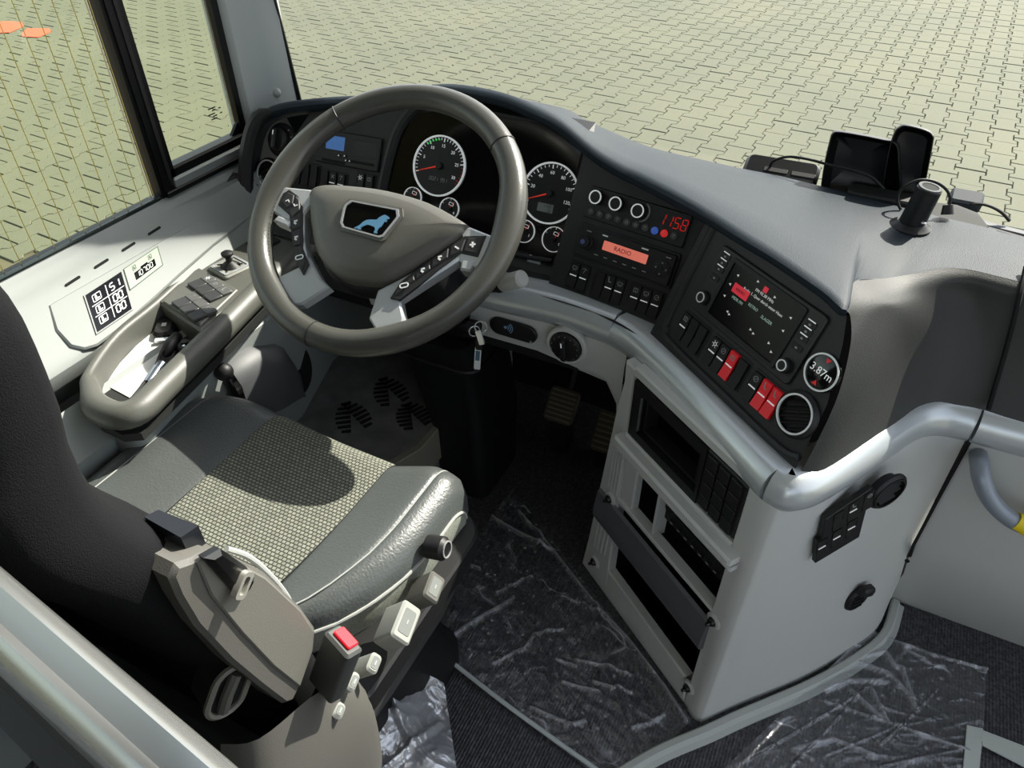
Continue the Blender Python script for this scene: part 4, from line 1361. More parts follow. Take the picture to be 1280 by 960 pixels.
bp = n.nodes.new('ShaderNodeBump')
bp.inputs['Strength'].default_value = .6
bp.inputs['Distance'].default_value = .002
bp.invert = True
n.links.new(tc.outputs['Object'], mp.inputs['Vector'])
n.links.new(mp.outputs['Vector'], bk.inputs['Vector'])
n.links.new(bk.outputs['Color'], b.inputs['Base Color'])
n.links.new(bk.outputs['Fac'], bp.inputs['Height'])
n.links.new(bp.outputs['Normal'], b.inputs['Normal'])
# cross-section of the cushion: (x, z) from left foot over the top to right foot
secs = [('side_panel', sidefab, [(-.925, .405), (-.934, .43), (-.936, .455), (-.930, .478)]),
        ('outer_bolster', seatl, [(-.930, .478), (-.925, .490), (-.912, .502), (-.898, .507), (-.884, .5055)]),
        ('inner_bolster', seatl, [(-.884, .5055), (-.878, .5085), (-.85, .509), (-.80, .5035), (-.772, .4985), (-.762, .4955)]),
        ('cushion_insert', wovenm, [(-.762, .4955), (-.755, .498), (-.70, .4965), (-.645, .4955), (-.59, .4965), (-.533, .498), (-.525, .4955)]),
        ('inner_bolster', seatl, [(-.525, .4955), (-.517, .4985), (-.49, .5050), (-.465, .5105), (-.449, .5115), (-.443, .509)]),
        ('outer_bolster', seatl, [(-.443, .509), (-.438, .5115), (-.424, .508), (-.408, .497), (-.399, .482), (-.3955, .472)]),
        ('side_panel', sidefab, [(-.3955, .472), (-.393, .455), (-.394, .43), (-.402, .405)])]


def taper(x, y):
    k = 0
    for (a, ka), (b_, kb_) in zip([(.20, .16), (.30, .11), (.34, .078), (.38, .045), (.42, .025), (.47, .008), (.52, 0)], [(.30, .11), (.34, .078), (.38, .045), (.42, .025), (.47, .008), (.52, 0), (9, 0)]):
        if a <= y <= b_:
            k = ka + (kb_ - ka) * (y - a) / (b_ - a)
    return x - k * max(0, (x + .56) / .165)


def yfront(x):
    t = [(-.94, .57), (-.925, .60), (-.90, .632), (-.87, .653), (-.83, .663), (-.76, .664), (-.64, .657), (-.52, .653), (-.46, .668), (-.42, .666), (-.405, .655), (-.397, .635), (-.390, .62)]
    for (a, ya), (b_, yb) in zip(t, t[1:]):
        if a <= x <= b_:
            return ya + (yb - ya) * (x - a) / (b_ - a)
    return t[0][1] if x < t[0][0] else t[-1][1]


def yback(x):
    return .30 + .03 * max(0, (x + .5) / .14) - .0


for nm, m_, sec in secs:
    sp_ = smooth_path([(x, 0, z) for x, z in sec], 4)
    rows = []
    for q in sp_:
        yf, yb = yfront(q.x), yback(q.x)
        r_ = [(taper(q.x, yb + (yf - .045 - yb) * i / 14), yb + (yf - .045 - yb) * i / 14, q.z + .006 * math.sin(math.pi * min(1, i / 10) * .5) - .006) for i in range(15)]
        dz = min(.045, max(.0, (q.z - .40) * .5))
        for i in range(1, 8):
            a = math.pi / 2 * i / 7
            r_.append((q.x + (.0) * i, yf - .045 + .045 * math.sin(a), q.z - dz * (1 - math.cos(a))))
        zb = q.z - dz
        r_.append((q.x, yf + .001, zb - (zb - .405) * .5))
        r_.append((q.x, yf - .008, .405))
        rows.append(r_)
    MB().loft(rows).build(nm, m_, seat, smooth=60)


def pipe_at(x0, z0, r_, m_=piping, y0=None, y1=None, name='piping'):
    yf, yb = yfront(x0), yback(x0)
    yb = y0 if y0 is not None else yb
    pts = [(taper(x0, yb + (yf - .045 - yb) * i / 10), yb + (yf - .045 - yb) * i / 10, z0) for i in range(11)]
    dz = min(.045, (z0 - .40) * .5)
    for i in range(1, 7):
        a = math.pi / 2 * i / 6
        pts.append((x0, yf - .044 + .045 * math.sin(a), z0 - dz * (1 - math.cos(a))))
    return MB().tube(pts, r_, 6).build(name, m_, seat)


pipe_at(-.931, .478, .0022)
pipe_at(-.395, .4725, .0024)
pipe_at(-.884, .5055, .0012, mat('seam_pale', (160, 164, 160), .6), name='seam')
pipe_at(-.443, .5095, .0012, MATS['seam_pale'], name='seam')
pipe_at(-.762, .4955, .0010, rubber, name='seam')
pipe_at(-.525, .4955, .0010, rubber, name='seam')
MB().prism([(x - .645, y + .47) for x, y in rrect(.56, .36, .05, 5)], .39, .43, .004).build('cushion_pan', black, seat)
# backrest
bsec = [(.42, .335, .235), (.50, .332, .250), (.62, .303, .262), (.70, .278, .266), (.82, .240, .264), (.90, .204, .258), (.95, .198, .250), (1.03, .208, .245), (1.08, .210, .242), (1.13, .200, .225), (1.18, .19, .18),
        (1.23, .185, .14), (1.30, .185, .13), (1.38, .175, .125), (1.44, .16, .10), (1.455, .15, .06)]
rows = []
for q in smooth_path([(z, y, w_) for z, y, w_ in bsec], 3):
    z, fy, w_ = q.x, q.y, q.z
    t = .052 if z < 1.0 else .044
    ring = []
    for i in range(40):
        a = 2 * math.pi * i / 40
        ca, sa = math.cos(a), math.sin(a)
        x_ = w_ * math.copysign(abs(ca) ** .45, ca)
        y_ = t * math.copysign(abs(sa) ** .6, sa)
        if sa > 0 and z < 1.15:
            y_ -= .022 * max(0, 1 - (abs(x_) / (w_ * .7)) ** 4)
        ring.append((-.655 + x_, fy - t + y_, z))
    rows.append(ring)
MB().loft(rows, True, True).build('backrest', backfab, seat, smooth=60)
# plastic shell with belt outlet on the right edge of the backrest
FRM = M(((0, 0, 1, 0), (1, 0, 0, 0), (0, 1, 0, 0), (0, 0, 0, 1)))     # local (y, z) outline, thickness along x
SX = -.374
yz_ = lambda pts, x=SX: [(sight(px, py, x=x).y, sight(px, py, x=x).z) for px, py in pts]
ol = yz_([(240, 700), (262, 688), (292, 696), (332, 716), (378, 760), (396, 786), (394, 810), (374, 862), (366, 878), (356, 881), (325, 858), (288, 828), (246, 784), (224, 748), (214, 724), (222, 706)])
MB().prism(ol, -.412, SX, .004, FRM).build('backrest_shell', shell, seat, smooth=40)
ol2 = yz_([(244, 702), (263, 690), (292, 700), (330, 721), (374, 762), (391, 788), (389, 812), (373, 858), (340, 832), (300, 790), (262, 744)])
MB().prism(ol2, SX - .002, SX + .0025, .0015, FRM).build('shell_inset', mat('shell_inset_grey', (112, 111, 104), .45, 0, (900, .15)), seat, smooth=30)
cq = [sight(px, py, z=.868) for px, py in ((180, 646), (198, 637), (248, 657), (226, 672))]
MB().add(cq + [p + V((0, 0, -.022)) for p in cq], [[0, 1, 2, 3], [7, 6, 5, 4]] + [[i, (i + 1) % 4, 4 + (i + 1) % 4, 4 + i] for i in range(4)]).build('shell_cap', mat('cap_dark_grey', (40, 43, 48), .25), seat, smooth=0)
# belt and tongue
bl_ = [sight(258, 678, x=-.372), sight(275, 690, x=-.362), sight(300, 714, x=-.352), sight(308, 728, x=-.350)]
MB().prism(yz_([(247, 694), (268, 682), (300, 704), (311, 719), (302, 737), (287, 738)]), SX, SX + .010, .004, FRM).build('belt', mat('belt_black', (12, 12, 13), .3), seat, smooth=30)
MB().tube(smooth_path([sight(283, 686, x=-.40), sight(312, 697, x=-.395), sight(340, 722, x=-.39), sight(358, 745, x=-.388), sight(365, 760, x=-.388)], 4), .003, 8).build('backrest_piping', piping, seat)
tf = frame(sight(303, 731, x=-.362), (.1, .75, .6), (1, 0, 0))
MB().ringplate(rrect(.024, .013, .004), rrect(.016, .006, .002), -.003, .003, tf).build('belt_tongue', mat('tongue_pale', (190, 188, 178), .3, .5), seat)
# oval handle recess behind the shell
hm = frame(sight(285, 862, x=-.396), (0, .6, .9), (1, -.35, 0))
MB().tube([hm @ V((x, y, .002)) for x, y in rrect(.060, .036, .018, 5)], .0035, 6, True).build('recess_rim', mat('rim_grey', (120, 120, 112), .4), seat)
hr = MB().prism(rrect(.060, .036, .018, 5), -.03, .001, 0, hm).build('recline_recess', deep, seat)
MB().tube([hm @ V((-.022, 0, .003)), hm @ V((.0, .004, .006)), hm @ V((.022, 0, .003))], .006, 8).build('recline_lever', shell, hr)
# base skirt, control side rail
rows = []
for x0, y0, z0 in ((-.40, .25, .40), (-.40, .42, .385), (-.402, .57, .38), (-.41, .62, .375)):
    rows.append([(x0 - .03, y0, z0), (x0, y0, z0 - .012), (x0 + .004, y0, z0 - .05), (x0 - .012, y0, z0 - .14), (x0 - .05, y0, z0 - .22)])
MB().loft(rows).build('control_rail', mat('rail_grey', (70, 71, 68), .5), seat, smooth=40)
ped = MB()
ped.loft([[(x - .655, y + .44, z) for x, y in rrect(w_, d_, .05, 4)] for z, w_, d_ in ((0, .46, .44), (.04, .46, .44), (.18, .36, .34), (.30, .42, .38), (.395, .54, .40))], True, True)
ped.build('pedestal', rubber, seat, smooth=40)
bc_ = [[(-.41, .17, .575), (-.378, .19, .578), (-.366, .25, .565), (-.37, .30, .525), (-.41, .33, .50)], [(-.41, .13, .45), (-.362, .15, .455), (-.350, .25, .45), (-.362, .325, .43), (-.41, .35, .42)], [(-.42, .10, .33), (-.362, .13, .33), (-.350, .25, .32), (-.364, .33, .32), (-.42, .36, .32)], [(-.43, .10, .15), (-.38, .12, .15), (-.365, .25, .15), (-.38, .33, .15), (-.43, .36, .15)]]
bc_ = [smooth_path(r_, 4) for r_ in bc_]
bc_ = [smooth_path([r_[j] for r_ in bc_], 4) for j in range(len(bc_[0]))]
base = MB().loft(bc_)
base.build('recliner_cover', shell, seat, smooth=50)
MB().tube([frame((-.357, .20, .47), (0, .4, .9), (1, -.1, .1)) @ V((x, y, 0)) for x, y in rrect(.055, .034, .016, 5)], .0018, 6, True).build('cover_oval', rubber, seat)
# buckle
bf = frame(sight(430, 800, x=-.345), (.3, 1, 0), (.25, .35, 1))
bk_ = MB().prism(rrect(.022, .040, .004), -.075, 0, .003, bf).build('buckle', mat('buckle_grey', (74, 76, 74), .4), seat)
MB().prism(rrect(.014, .026, .002), -.004, .0035, .001, bf @ T(.002, 0)).build('buckle_button', red, bk_, label='red release button')
# levers and pads on the control rail
pads = [(567, 692, .030, .024, 'round', 'seat_control', black), (543, 734, .026, .040, 'pad', 'seat_control', shell), (508, 778, .030, .052, 'pad', 'seat_control', mat('pad_pale', (150, 152, 146), .4)), (468, 829, .016, .024, 'pad', 'seat_control', MATS['pad_pale']),
        (442, 852, .012, .022, 'pad', 'seat_control', MATS['pad_pale']), (424, 888, .014, .018, 'pad', 'seat_control', MATS['pad_pale'])]
for px, py, a, b_, kd, nm, m_ in pads:
    P_ = sight(px, py, x=-.355)
    f_ = frame(P_, (.35, -.9, .1), (.72, .12, .75))
    if kd == 'round':
        o_ = MB().lathe([(.017, -.02), (.017, .004), (.013, .009)], 20, frame(P_ + V((-.02, 0, 0)), (0, 1, 0), (1, .1, .2))).build(nm, m_, seat)
        MB().ringplate(circ(.0125, 20), circ(.0105, 20), .008, .0105, frame(P_ + V((-.02, 0, 0)), (0, 1, 0), (1, .1, .2))).build('ring', dimwhite, o_)
    else:
        o_ = MB().prism(rrect(b_, a, .005), -.040, .002, .003, f_).build(nm, m_, seat)
        MB().prism(rrect(b_ * .66, a * .6, .003), .0015, .0026, .0006, f_).build('pad_inset', mat('inset_grey', (112, 116, 112), .45), o_)
        MB().box((0, 0, .0028), (.006, .002, .0005), 0, f_).build('symbol', dimwhite, o_)

# ================================================================== SIDE CONSOLE LEFT OF THE SEAT
sco = thing('armrest_console', (-.98, .75, .55), 'grey side console with a tray and switches between seat and window lining', 'console')
cg = mat('console_warm_grey', (90, 91, 85), .42, 0, (800, .15))
ou = [(-.862, .472), (-.872, .53), (-.900, .70), (-.925, .82), (-.945, .93), (-.955, 1.02), (-1.15, 1.02), (-1.135, .905), (-1.072, .72), (-1.052, .60), (-1.008, .507), (-.985, .487), (-.935, .458), (-.885, .456)]
MB().prism([(x, y) for x, y in ou], .538, .553, .0).build('tray_floor', mat('tray_dark', (40, 41, 40), .6), sco, smooth=0)
lo_ = smooth_path([(-1.10, .86, 0), (-1.062, .70, 0), (-1.045, .60, 0), (-1.003, .512, 0), (-.980, .492, 0), (-.94, .470, 0), (-.895, .470, 0), (-.878, .49, 0), (-.886, .54, 0), (-.914, .69, 0), (-.940, .82, 0), (-.958, .92, 0), (-.966, 1.02, 0)], 4)
rw = []
for i, p in enumerate(lo_):
    t_ = (lo_[min(i + 1, len(lo_) - 1)] - lo_[max(i - 1, 0)]).normalized()
    s_ = V((t_.y, -t_.x, 0))       # outward for this run (left side first)
    k = min(1, max(0, (i - 12) / 8))
    wd = .009 + .007 * k
    rw.append([p - s_ * a * wd * -1 + V((0, 0, h)) for a, h in ((-1, .553), (-1, .590), (-.6, .597), (.3, .598), (1.0, .590), (1.35, .578), (1.3, .566), (.7, .560))])
MB().loft(rw, True, True).build('rim', cg, sco, smooth=60)
top_ = [(-1.062, .705), (-.925, .672), (-.935, .76), (-.962, .93), (-.97, 1.03), (-1.15, 1.03), (-1.14, .905)]
MB().prism(top_, .545, .594, .004).build('front_plate', cg, sco)
skirt = MB().loft([[(p.x + .002, p.y, .562) for p in lo_[20:]], [(p.x - .020, p.y, .44) for p in lo_[20:]]])
skirt.build('skirt', wallgrey, sco, smooth=60)
swp = MB().prism([(-1.080, .823), (-.956, .796), (-.934, .682), (-1.048, .706)], .592, .5975, .002).build('switch_plate', mat('plate_grey', (96, 97, 92), .45), sco)
tile = MB().prism(rrect(.0265, .0255, .002), 0, .006, .0015).mesh('push_button', mat('key_dark_grey', (62, 63, 64), .4))
tile2 = MB().prism(rrect(.0265, .0195, .002), 0, .0065, .0015).mesh('push_button', mat('key_mid_grey', (92, 93, 92), .4))
for (ox, oy), (dx, dy), dx2 in ((( -1.030, .7725), (.0270, -.0085), 0), ((-1.0095, .7145), (.0270, -.0085), 1)):
    for i in range(3):
        base_x, base_y = ox + dx * i, oy + dy * i
        an = math.atan2(dy, dx)
        m1 = T(base_x + .006, base_y + .0215, .597) @ RZ(an)
        b1 = inst('push_button', tile2, m1, sco)
        if not (dx2 and i == 1):
            inst('symbol', SYMS[(0, 2, 3, 4, 1, 5)[i + 3 * dx2]], m1 @ T(0, 0, .0066), b1)
        inst('push_button', tile, T(base_x, base_y, .597) @ RZ(an), sco)
# mirror joystick
jm = T(-1.023, .850, .594) @ RZ(-.22)
jp = MB().prism(rrect(.062, .062, .006), 0, .006, .002, jm).build('joystick_plate', mat('plate_pale_grey', (150, 150, 142), .4), sco)
MB().ringplate(rrect(.054, .054, .005), rrect(.046, .046, .004), .005, .008, jm).build('plate_rim', chrome, jp)
js = MB().lathe([(.020, .005), (.012, .012), (.006, .016), (.0055, .024), (.011, .030), (.011, .034), (.006, .037)], 20, jm)
for a in range(4):
    js.prism([(.006, -.004), (.024, 0), (.006, .004)], .008, .0105, 0, jm @ RZ(a * math.pi / 2 + .78))
js.build('joystick', black, jp)
MB().prism(rrect(.05, .05, .004), 0, .004, .001, T(-1.035, .955, .594) @ RZ(-.15)).build('blank_cover', rubber, sco)
# things lying in the tray
pap = MB().prism([(-1.056, .672), (-1.004, .650), (-.922, .520), (-1.012, .528)], .5535, .5550).build('paper_sheet', paperm, smooth=0)
tag(pap, 'blank white sheet of paper lying in the side console tray', 'paper')
fb = thing('key_fob', T(-1.030, .682, .556) @ RZ(-.9), 'black key fob with a pale logo at the end of the tray', 'key fob')
FM = WORLD[fb.name]
MB().prism(rrect(.062, .036, .014, 5), 0, .013, .005, FM).build('fob_body', black, fb)
MB().box((.002, 0, .0133), (.010, .008, .0006), 0, FM).build('printed_mark', whitep, fb)
MB().prism(rrect(.010, .024, .001), .004, .007, 0, FM @ T(.038, 0)).build('chrome_tip', chrome, fb)
MB().tube([FM @ V((-.036 + .009 * math.cos(a), .009 * math.sin(a), .008)) for a in [2 * math.pi * i / 14 for i in range(14)]], .0012, 6, True).build('key_ring', chrome, fb)
cab = thing('cable_bundle', (-.95, .62, .555), 'black plug and looped cable lying across the paper in the tray', 'cable')
cp = smooth_path([(-.985, .655, .562), (-.965, .62, .575), (-.948, .585, .568), (-.935, .545, .564), (-.925, .515, .564)], 6)
MB().tube(cp, .003, 8).build('cable', rubber, cab)
cp = smooth_path([(-.975, .66, .560), (-.945, .615, .566), (-.928, .575, .565), (-.918, .525, .563)], 6)
MB().tube(cp, .0026, 8).build('cable', rubber, cab)
MB().tube([(-.985, .668, .566), (-.97, .640, .570), (-.962, .625, .570), (-.958, .615, .568)], [.009, .012, .010, .004], 12).build('plug', black, cab)
MB().tube([(-.952, .600, .562), (-.935, .555, .560)], [.011, .009], 12).build('sleeve', mat('sleeve_chrome', (190, 200, 214), .12, .9), cab)
cl_ = thing('charger_socket', (-.945, .655, .56), 'small black round charger standing in the corner of the tray', 'charger')
MB().lathe([(.016, 0), (.016, .014), (.012, .018), (.006, .018), (.006, .024)], 18, T(-.948, .652, .554)).build('charger_body', black, cl_)
MB().lathe([(.0035, .018), (.0025, .027)], 8, T(-.936, .640, .554)).build('charger_pin', chrome, cl_)

# two displays set in the window lining
dA = thing('status_display', WP @ T(-.16, -.127, .004), 'black display with three rows of white symbols and digits in the side lining', 'display')
DA = WP @ T(-.1595, -.1265, .004)
qa = [(.0215 + .040, .0365), (-.0215, .0315), (-.0585, -.0355), (.0195, -.0325)]
PA = V((-.0215, .0315, 0)), V((.0615, .0365, 0)), V((.0195, -.0325, 0)), V((-.0585, -.0355, 0))


def bil(s_, t_, q=PA, z=.002):
    a = q[3].lerp(q[2], s_)
    b_ = q[0].lerp(q[1], s_)
    p = a.lerp(b_, t_)
    return (p.x, p.y, z)


def warp(mb_, q, mt):
    mb_.v = [mt @ V((*bil(p.x, p.y, q)[:2], p.z)) for p in mb_.v]
    return mb_


MB().prism([(p.x, p.y) for p in (PA[3], PA[2], PA[1], PA[0])], -.002, .0015, .001, DA).build('screen', piano, dA)
bd = warp(MB().ringplate([(-.01, -.01), (1.01, -.01), (1.01, 1.01), (-.01, 1.01)], [(.02, .02), (.98, .02), (.98, .98), (.02, .98)], .001, .0022), PA, DA).build('screen_border', dimwhite, dA)
ln = MB()
ln.box((.52, .50, .0022), (.020, .82, .0006))
for t_ in (.36, .63):
    ln.box((.52, t_, .0022), (.86, .018, .0006))
warp(ln, PA, DA).build('grid_lines', white, dA, smooth=0)
dg = MB()
for s_, t_ in (('51', .785), ('00', .495), ('00', .225)):
    m2 = seg7(s_, .17, MB(), .74, t_, .0022, .0, .028)
    for p in m2.v:
        p.x = .74 + (p.x - .74) * 1.15
    k = len(dg.v)
    dg.v += m2.v
    dg.f += [[i + k for i in f] for f in m2.f]
warp(dg, PA, DA).build('digits', white, dA, smooth=0)
for t_ in (.785, .495, .225):
    ic = MB().ringplate([(x + .26, y + t_) for x, y in rrect(.22, .19, .03)], [(x + .26, y + t_) for x, y in rrect(.185, .155, .02)], .0016, .0024)
    ic.box((.24, t_ - .01, .0022), (.05, .10, .0006))
    ic.box((.29, t_ - .04, .0022), (.07, .03, .0006))
    ic.prism([(x + .235, y + t_ + .055) for x, y in circ(.022, 8)], .0018, .0025)
    warp(ic, PA, DA).build('symbol', white, dA, smooth=0)
dB = thing('battery_display', WP @ T(-.06, -.105, .004), 'pale green display reading 10700 in a black bar beside the lining slots', 'display')
DB = WP @ T(-.0627, -.105, .004)
PB = V((-.0303, .016, 0)), V((.0527, .021, 0)), V((.0307, -.014, 0)), V((-.0533, -.023, 0))
lcg = mat('lcd_pale_green', (164, 184, 160), .35)
MB().prism([(p.x, p.y) for p in (PB[3], PB[2], PB[1], PB[0])], -.002, .0012, .001, DB).build('screen', lcg, dB)
warp(MB().ringplate([(0, 0), (1, 0), (1, 1), (0, 1)], [(.015, .03), (.985, .03), (.985, .97), (.015, .97)], .001, .0018), PB, DB).build('screen_border', mat('lcd_border', (70, 84, 70), .5), dB)
warp(MB().prism([(.22, .20), (.82, .20), (.82, .55), (.22, .55)], .0012, .0018), PB, DB).build('black_bar', piano, dB)
warp(MB().prism([(.42, .55), (.62, .55), (.62, .63), (.42, .63)], .0012, .0018), PB, DB).build('bar_tab', piano, dB)
d2 = seg7('10700', .22, MB(), .50, .375, .0021, .0, .024)
for p in d2.v:
    p.x = .50 + (p.x - .50) * .60
warp(d2, PB, DB).build('digits', white, dB, smooth=0)
for s_, t_ in ((.26, .76), (.72, .76)):
    ic = MB().ringplate([(x + s_, y + t_) for x, y in rrect(.10, .22, .02)], [(x + s_, y + t_) for x, y in rrect(.085, .185, .02)], .0013, .0019)
    ic.box((s_ - .008, t_, .0016), (.022, .12, .0005))
    ic.box((s_ + .014, t_ - .04, .0016), (.03, .035, .0005))
    warp(ic, PB, DB).build('symbol', lcdink, dB, smooth=0)

# parking brake lever
pb = thing('brake_lever', sight(287, 490, x=-.93), 'black ball-topped hand lever with a pale bracket beside the seat cushion', 'lever')
bc = sight(280, 465, x=-.905)
prf = [(.0165 * math.sin(math.pi * i / 10), -.0165 * math.cos(math.pi * i / 10)) for i in range(11)]
MB().lathe([(max(r_, .0004), z) for r_, z in prf], 20, T(*bc)).build('ball_knob', black, pb)
ft = sight(291, 488, x=-.925)
MB().tube([bc + V((0, 0, -.012)), ft, ft + V((0, .005, -.05))], [.006, .0065, .007], 10).build('stick', black, pb)
bt2 = sight(301, 482, x=-.925)
MB().prism(rrect(.030, .018, .005), -.01, .012, .003, frame(bt2, (0, 1, -.3), (.4, -.2, 1))).build('bracket', mat('bracket_pale', (200, 200, 190), .35, .3), pb)
hs = MB().loft([[(-.955, .70, .50), (-.915, .70, .49), (-.90, .70, .46), (-.90, .70, .38)], [(-.955, .76, .50), (-.91, .76, .495), (-.89, .76, .465), (-.885, .76, .36)], [(-.955, .83, .46), (-.915, .83, .455), (-.895, .83, .42), (-.89, .83, .34)], [(-.955, .862, .38), (-.93, .862, .37), (-.92, .862, .36), (-.92, .862, .30)]])
hs.build('lever_housing', mat('housing_grey', (78, 80, 82), .5), pb, smooth=60)

# ================================================================== RAIL BEHIND THE SEAT
ra = thing('partition', (-.6, .07, 0), 'black partition with a satin silver top rail behind the driver seat', 'partition')
rp_ = []
for x in (-1.22, -.5, .10):
    rp_.append([(x, .052 - .12 * (x + .158) + y * .8, 1.0 + z) for y, z in ((-.019, -.030), (-.020, -.006), (-.016, .004), (-.008, .009), (-.003, .006), (.002, .008), (.010, .013), (.017, .009), (.021, -.002), (.020, -.030))])
MB().loft(rp_, True, True).build('top_rail', mat('rail_satin', (150, 152, 150), .22, .7), ra, smooth=40)
MB().loft([[(x, .052 - .12 * (x + .158) + y, z) for y, z in ((-.014, .972), (.013, .972), (.013, .20), (-.014, .20))] for x in (-1.22, .10)], True, True).build('panel', mat('partition_black', (12, 12, 13), .7), ra)
MB().loft([[(x, .052 - .12 * (x + .158) + y, z) for y, z in ((-.028, .866), (-.013, .870), (-.013, .85), (-.028, .855))] for x in (-1.22, .10)], True, True).build('ledge', mat('ledge_dark', (34, 34, 36), .5), ra)

# ================================================================== ON THE DASH, AT THE WINDSCREEN
cyb = mat('sensor_black', (9, 9, 10), .4)
cy = thing('dash_sensor', sight(1137, 284, z=.805), 'black cylinder on a round foot standing on the dash by the windscreen', 'sensor')
CYM = T(*sight(1137, 284, z=.803))
cy.matrix_basis = CYM
WORLD[cy.name] = CYM
MB().lathe([(.0285, 0), (.0285, .003), (.024, .006), (.020, .010)], 28, CYM).build('foot', cyb, cy)
lean = M.Rotation(R(6), 4, 'Y')
MB().lathe([(.0185, .004), (.0175, .03), (.0172, .062), (.0155, .064)], 28, CYM @ lean).build('barrel', cyb, cy)
MB().ringplate(circ(.0158, 28), circ(.0118, 28), .0635, .0655, CYM @ lean).build('lens_ring', mat('ring_mid_grey', (92, 96, 96), .7, spec=.2), cy)
MB().lathe([(.0118, .0635), (.0118, .0648), (.011, .0648)], 28, CYM @ lean).build('lens_cap', mat('lens_grey', (40, 42, 42), .8, spec=.2), cy)
MB().box((.010, -.014, .018), (.012, .002, .002), 0, CYM @ lean).build('mark', whitep, cy)
# two-lobed housing
ho_ = thing('camera_housing', (.02, 1.27, .80), 'glossy black two-lobed housing standing at the foot of the windscreen', 'housing')
gb = mat('housing_gloss_black', (7, 7, 8), .3, spec=.4)
HOM = frame((.01, 1.275, .79), (1, .06, 0), (0, -1, .12))


def pxo(pts):
    out = []
    n_ = V((HOM[0][2], HOM[1][2], HOM[2][2]))
    for px, py in pts:
        d_ = FW * FPX + RT * (px - 640) + UP * (480 - py)
        q = HOM.inverted() @ (EYE + d_ * ((V(HOM.translation) - EYE).dot(n_) / d_.dot(n_)))
        out.append((q.x, q.y))
    return out


lobeL = pxo([(1024, 246), (1030, 205), (1036, 178), (1040, 166), (1048, 163), (1075, 167), (1105, 173), (1122, 178), (1126, 200), (1122, 262), (1060, 256)])
lobeR = pxo([(1098, 262), (1104, 225), (1110, 190), (1117, 166), (1124, 157), (1134, 155), (1158, 161), (1167, 168), (1167, 178), (1158, 225), (1150, 262)])


def lobe(o_, name, dep):
    mb_ = MB()
    c = (sum(p[0] for p in o_) / len(o_), sum(p[1] for p in o_) / len(o_))
    lvls = [(.5, -.05), (.86, -.03), (.97, -.008), (1.0, .0), (.975, .005), (.94, .005), (.87, -.004), (.72, -.012), (.3, -.014)]
    mb_.loft([[((x - c[0]) * s_ + c[0], (y - c[1]) * s_ + c[1], z) for x, y in o_] for s_, z in lvls], True, True, HOM)
    return mb_.build(name, gb, ho_, smooth=40)


rnd_ = lambda o_: [(p.x, p.y) for p in smooth_path([(x, y, 0) for x, y in o_] + [(*o_[0], 0)], 4)[:-1]]
lobe(rnd_(lobeL), 'wide_lobe', .012)
lobe(rnd_(lobeR), 'tall_lobe', .018)
MB().prism(rrect(.11, .04, .01), 0, .010, .003, T(.04, 1.245, .795)).build('foot_pad', rubber, ho_)
dp_ = thing('flat_box', (-.13, 1.30, .79), 'flat black box with a slotted top lying against the windscreen left of the two-lobed housing', 'box')
BM = frame((-.128, 1.295, .778), (1, .02, 0), (0, -.5, 1))
MB().prism(rrect(.125, .055, .014, 4), 0, .022, .006, BM).build('box_body', gb, dp_)
for k in range(2):
    MB().prism(rrect(.040, .010, .002), .020, .0235, .001, BM @ T(.012 + .046 * k - .02, -.006)).build('slot_cover', rubber, dp_)
w_ = thing('loose_wire', (-.05, 1.27, .81), 'thin black wire arching from the flat box to the two-lobed housing', 'wire', 'loose wires at the windscreen')
MB().tube(smooth_path([sight(962, 213, y=1.285), sight(966, 202, y=1.28), sight(985, 196, y=1.27), sight(1010, 199, y=1.26), sight(1040, 207, y=1.25), sight(1070, 214, y=1.245), sight(1090, 222, y=1.245), sight(1105, 236, y=1.25)], 5), .0022, 8).build('wire', rubber, w_)
w_ = thing('loose_wire', (.09, 1.2, .81), 'black wire looping over the cylinder on the dash', 'wire', 'loose wires at the windscreen')
MB().tube(smooth_path([sight(1126, 262, y=1.20), sight(1122, 252, y=1.20), sight(1124, 240, y=1.20), sight(1134, 231, y=1.20), sight(1150, 225, y=1.205), sight(1168, 227, y=1.21), sight(1182, 236, y=1.215), sight(1188, 248, y=1.215), sight(1186, 258, y=1.21)], 5), .0022, 8).build('wire', rubber, w_)
MB().tube([sight(1185, 256, y=1.21), sight(1184, 268, y=1.205)], [.007, .009], 12).build('plug', black, w_)
# wiper outside the glass
wi = thing('windscreen_wiper', (.25, 1.46, .74), 'black and silver wiper arm parked outside the right of the windscreen', 'wiper')
wg = mat('wiper_grey', (58, 63, 68), .6, spec=.3)
MB().add([sight(px, py, y=yy, ) for px, py, yy in ((1160, 252, 1.40), (1196, 256, 1.43), (1222, 266, 1.43), (1236, 284, 1.38), (1200, 282, 1.36), (1160, 276, 1.36))] + [sight(px, py, y=yy) + V((0, 0, -.02)) for px, py, yy in ((1160, 252, 1.40), (1196, 256, 1.43), (1222, 266, 1.43), (1236, 284, 1.38), (1200, 282, 1.36), (1160, 276, 1.36))], [[0, 1, 2, 3, 4, 5], [11, 10, 9, 8, 7, 6]] + [[i, (i + 1) % 6, 6 + (i + 1) % 6, 6 + i] for i in range(6)]).build('arm_cover', mat('cowl_grey', (52, 55, 54), .7, spec=.2), wi)
MB().tube([sight(1150, 250, y=1.47), sight(1190, 266, y=1.47), sight(1235, 282, y=1.47), sight(1300, 298, y=1.47)], .011, 8, flat=.5).build('wiper_arm', wg, wi)
MB().tube([sight(1165, 262, y=1.455), sight(1230, 285, y=1.455), sight(1300, 305, y=1.455)], .005, 8).build('wiper_blade', rubber, wi)
MB().prism(rrect(.055, .035, .006), 0, .02, .004, frame(sight(1205, 254, y=1.50), (1, 0, 0), (0, -.4, 1))).build('pivot_cap', wg, wi)
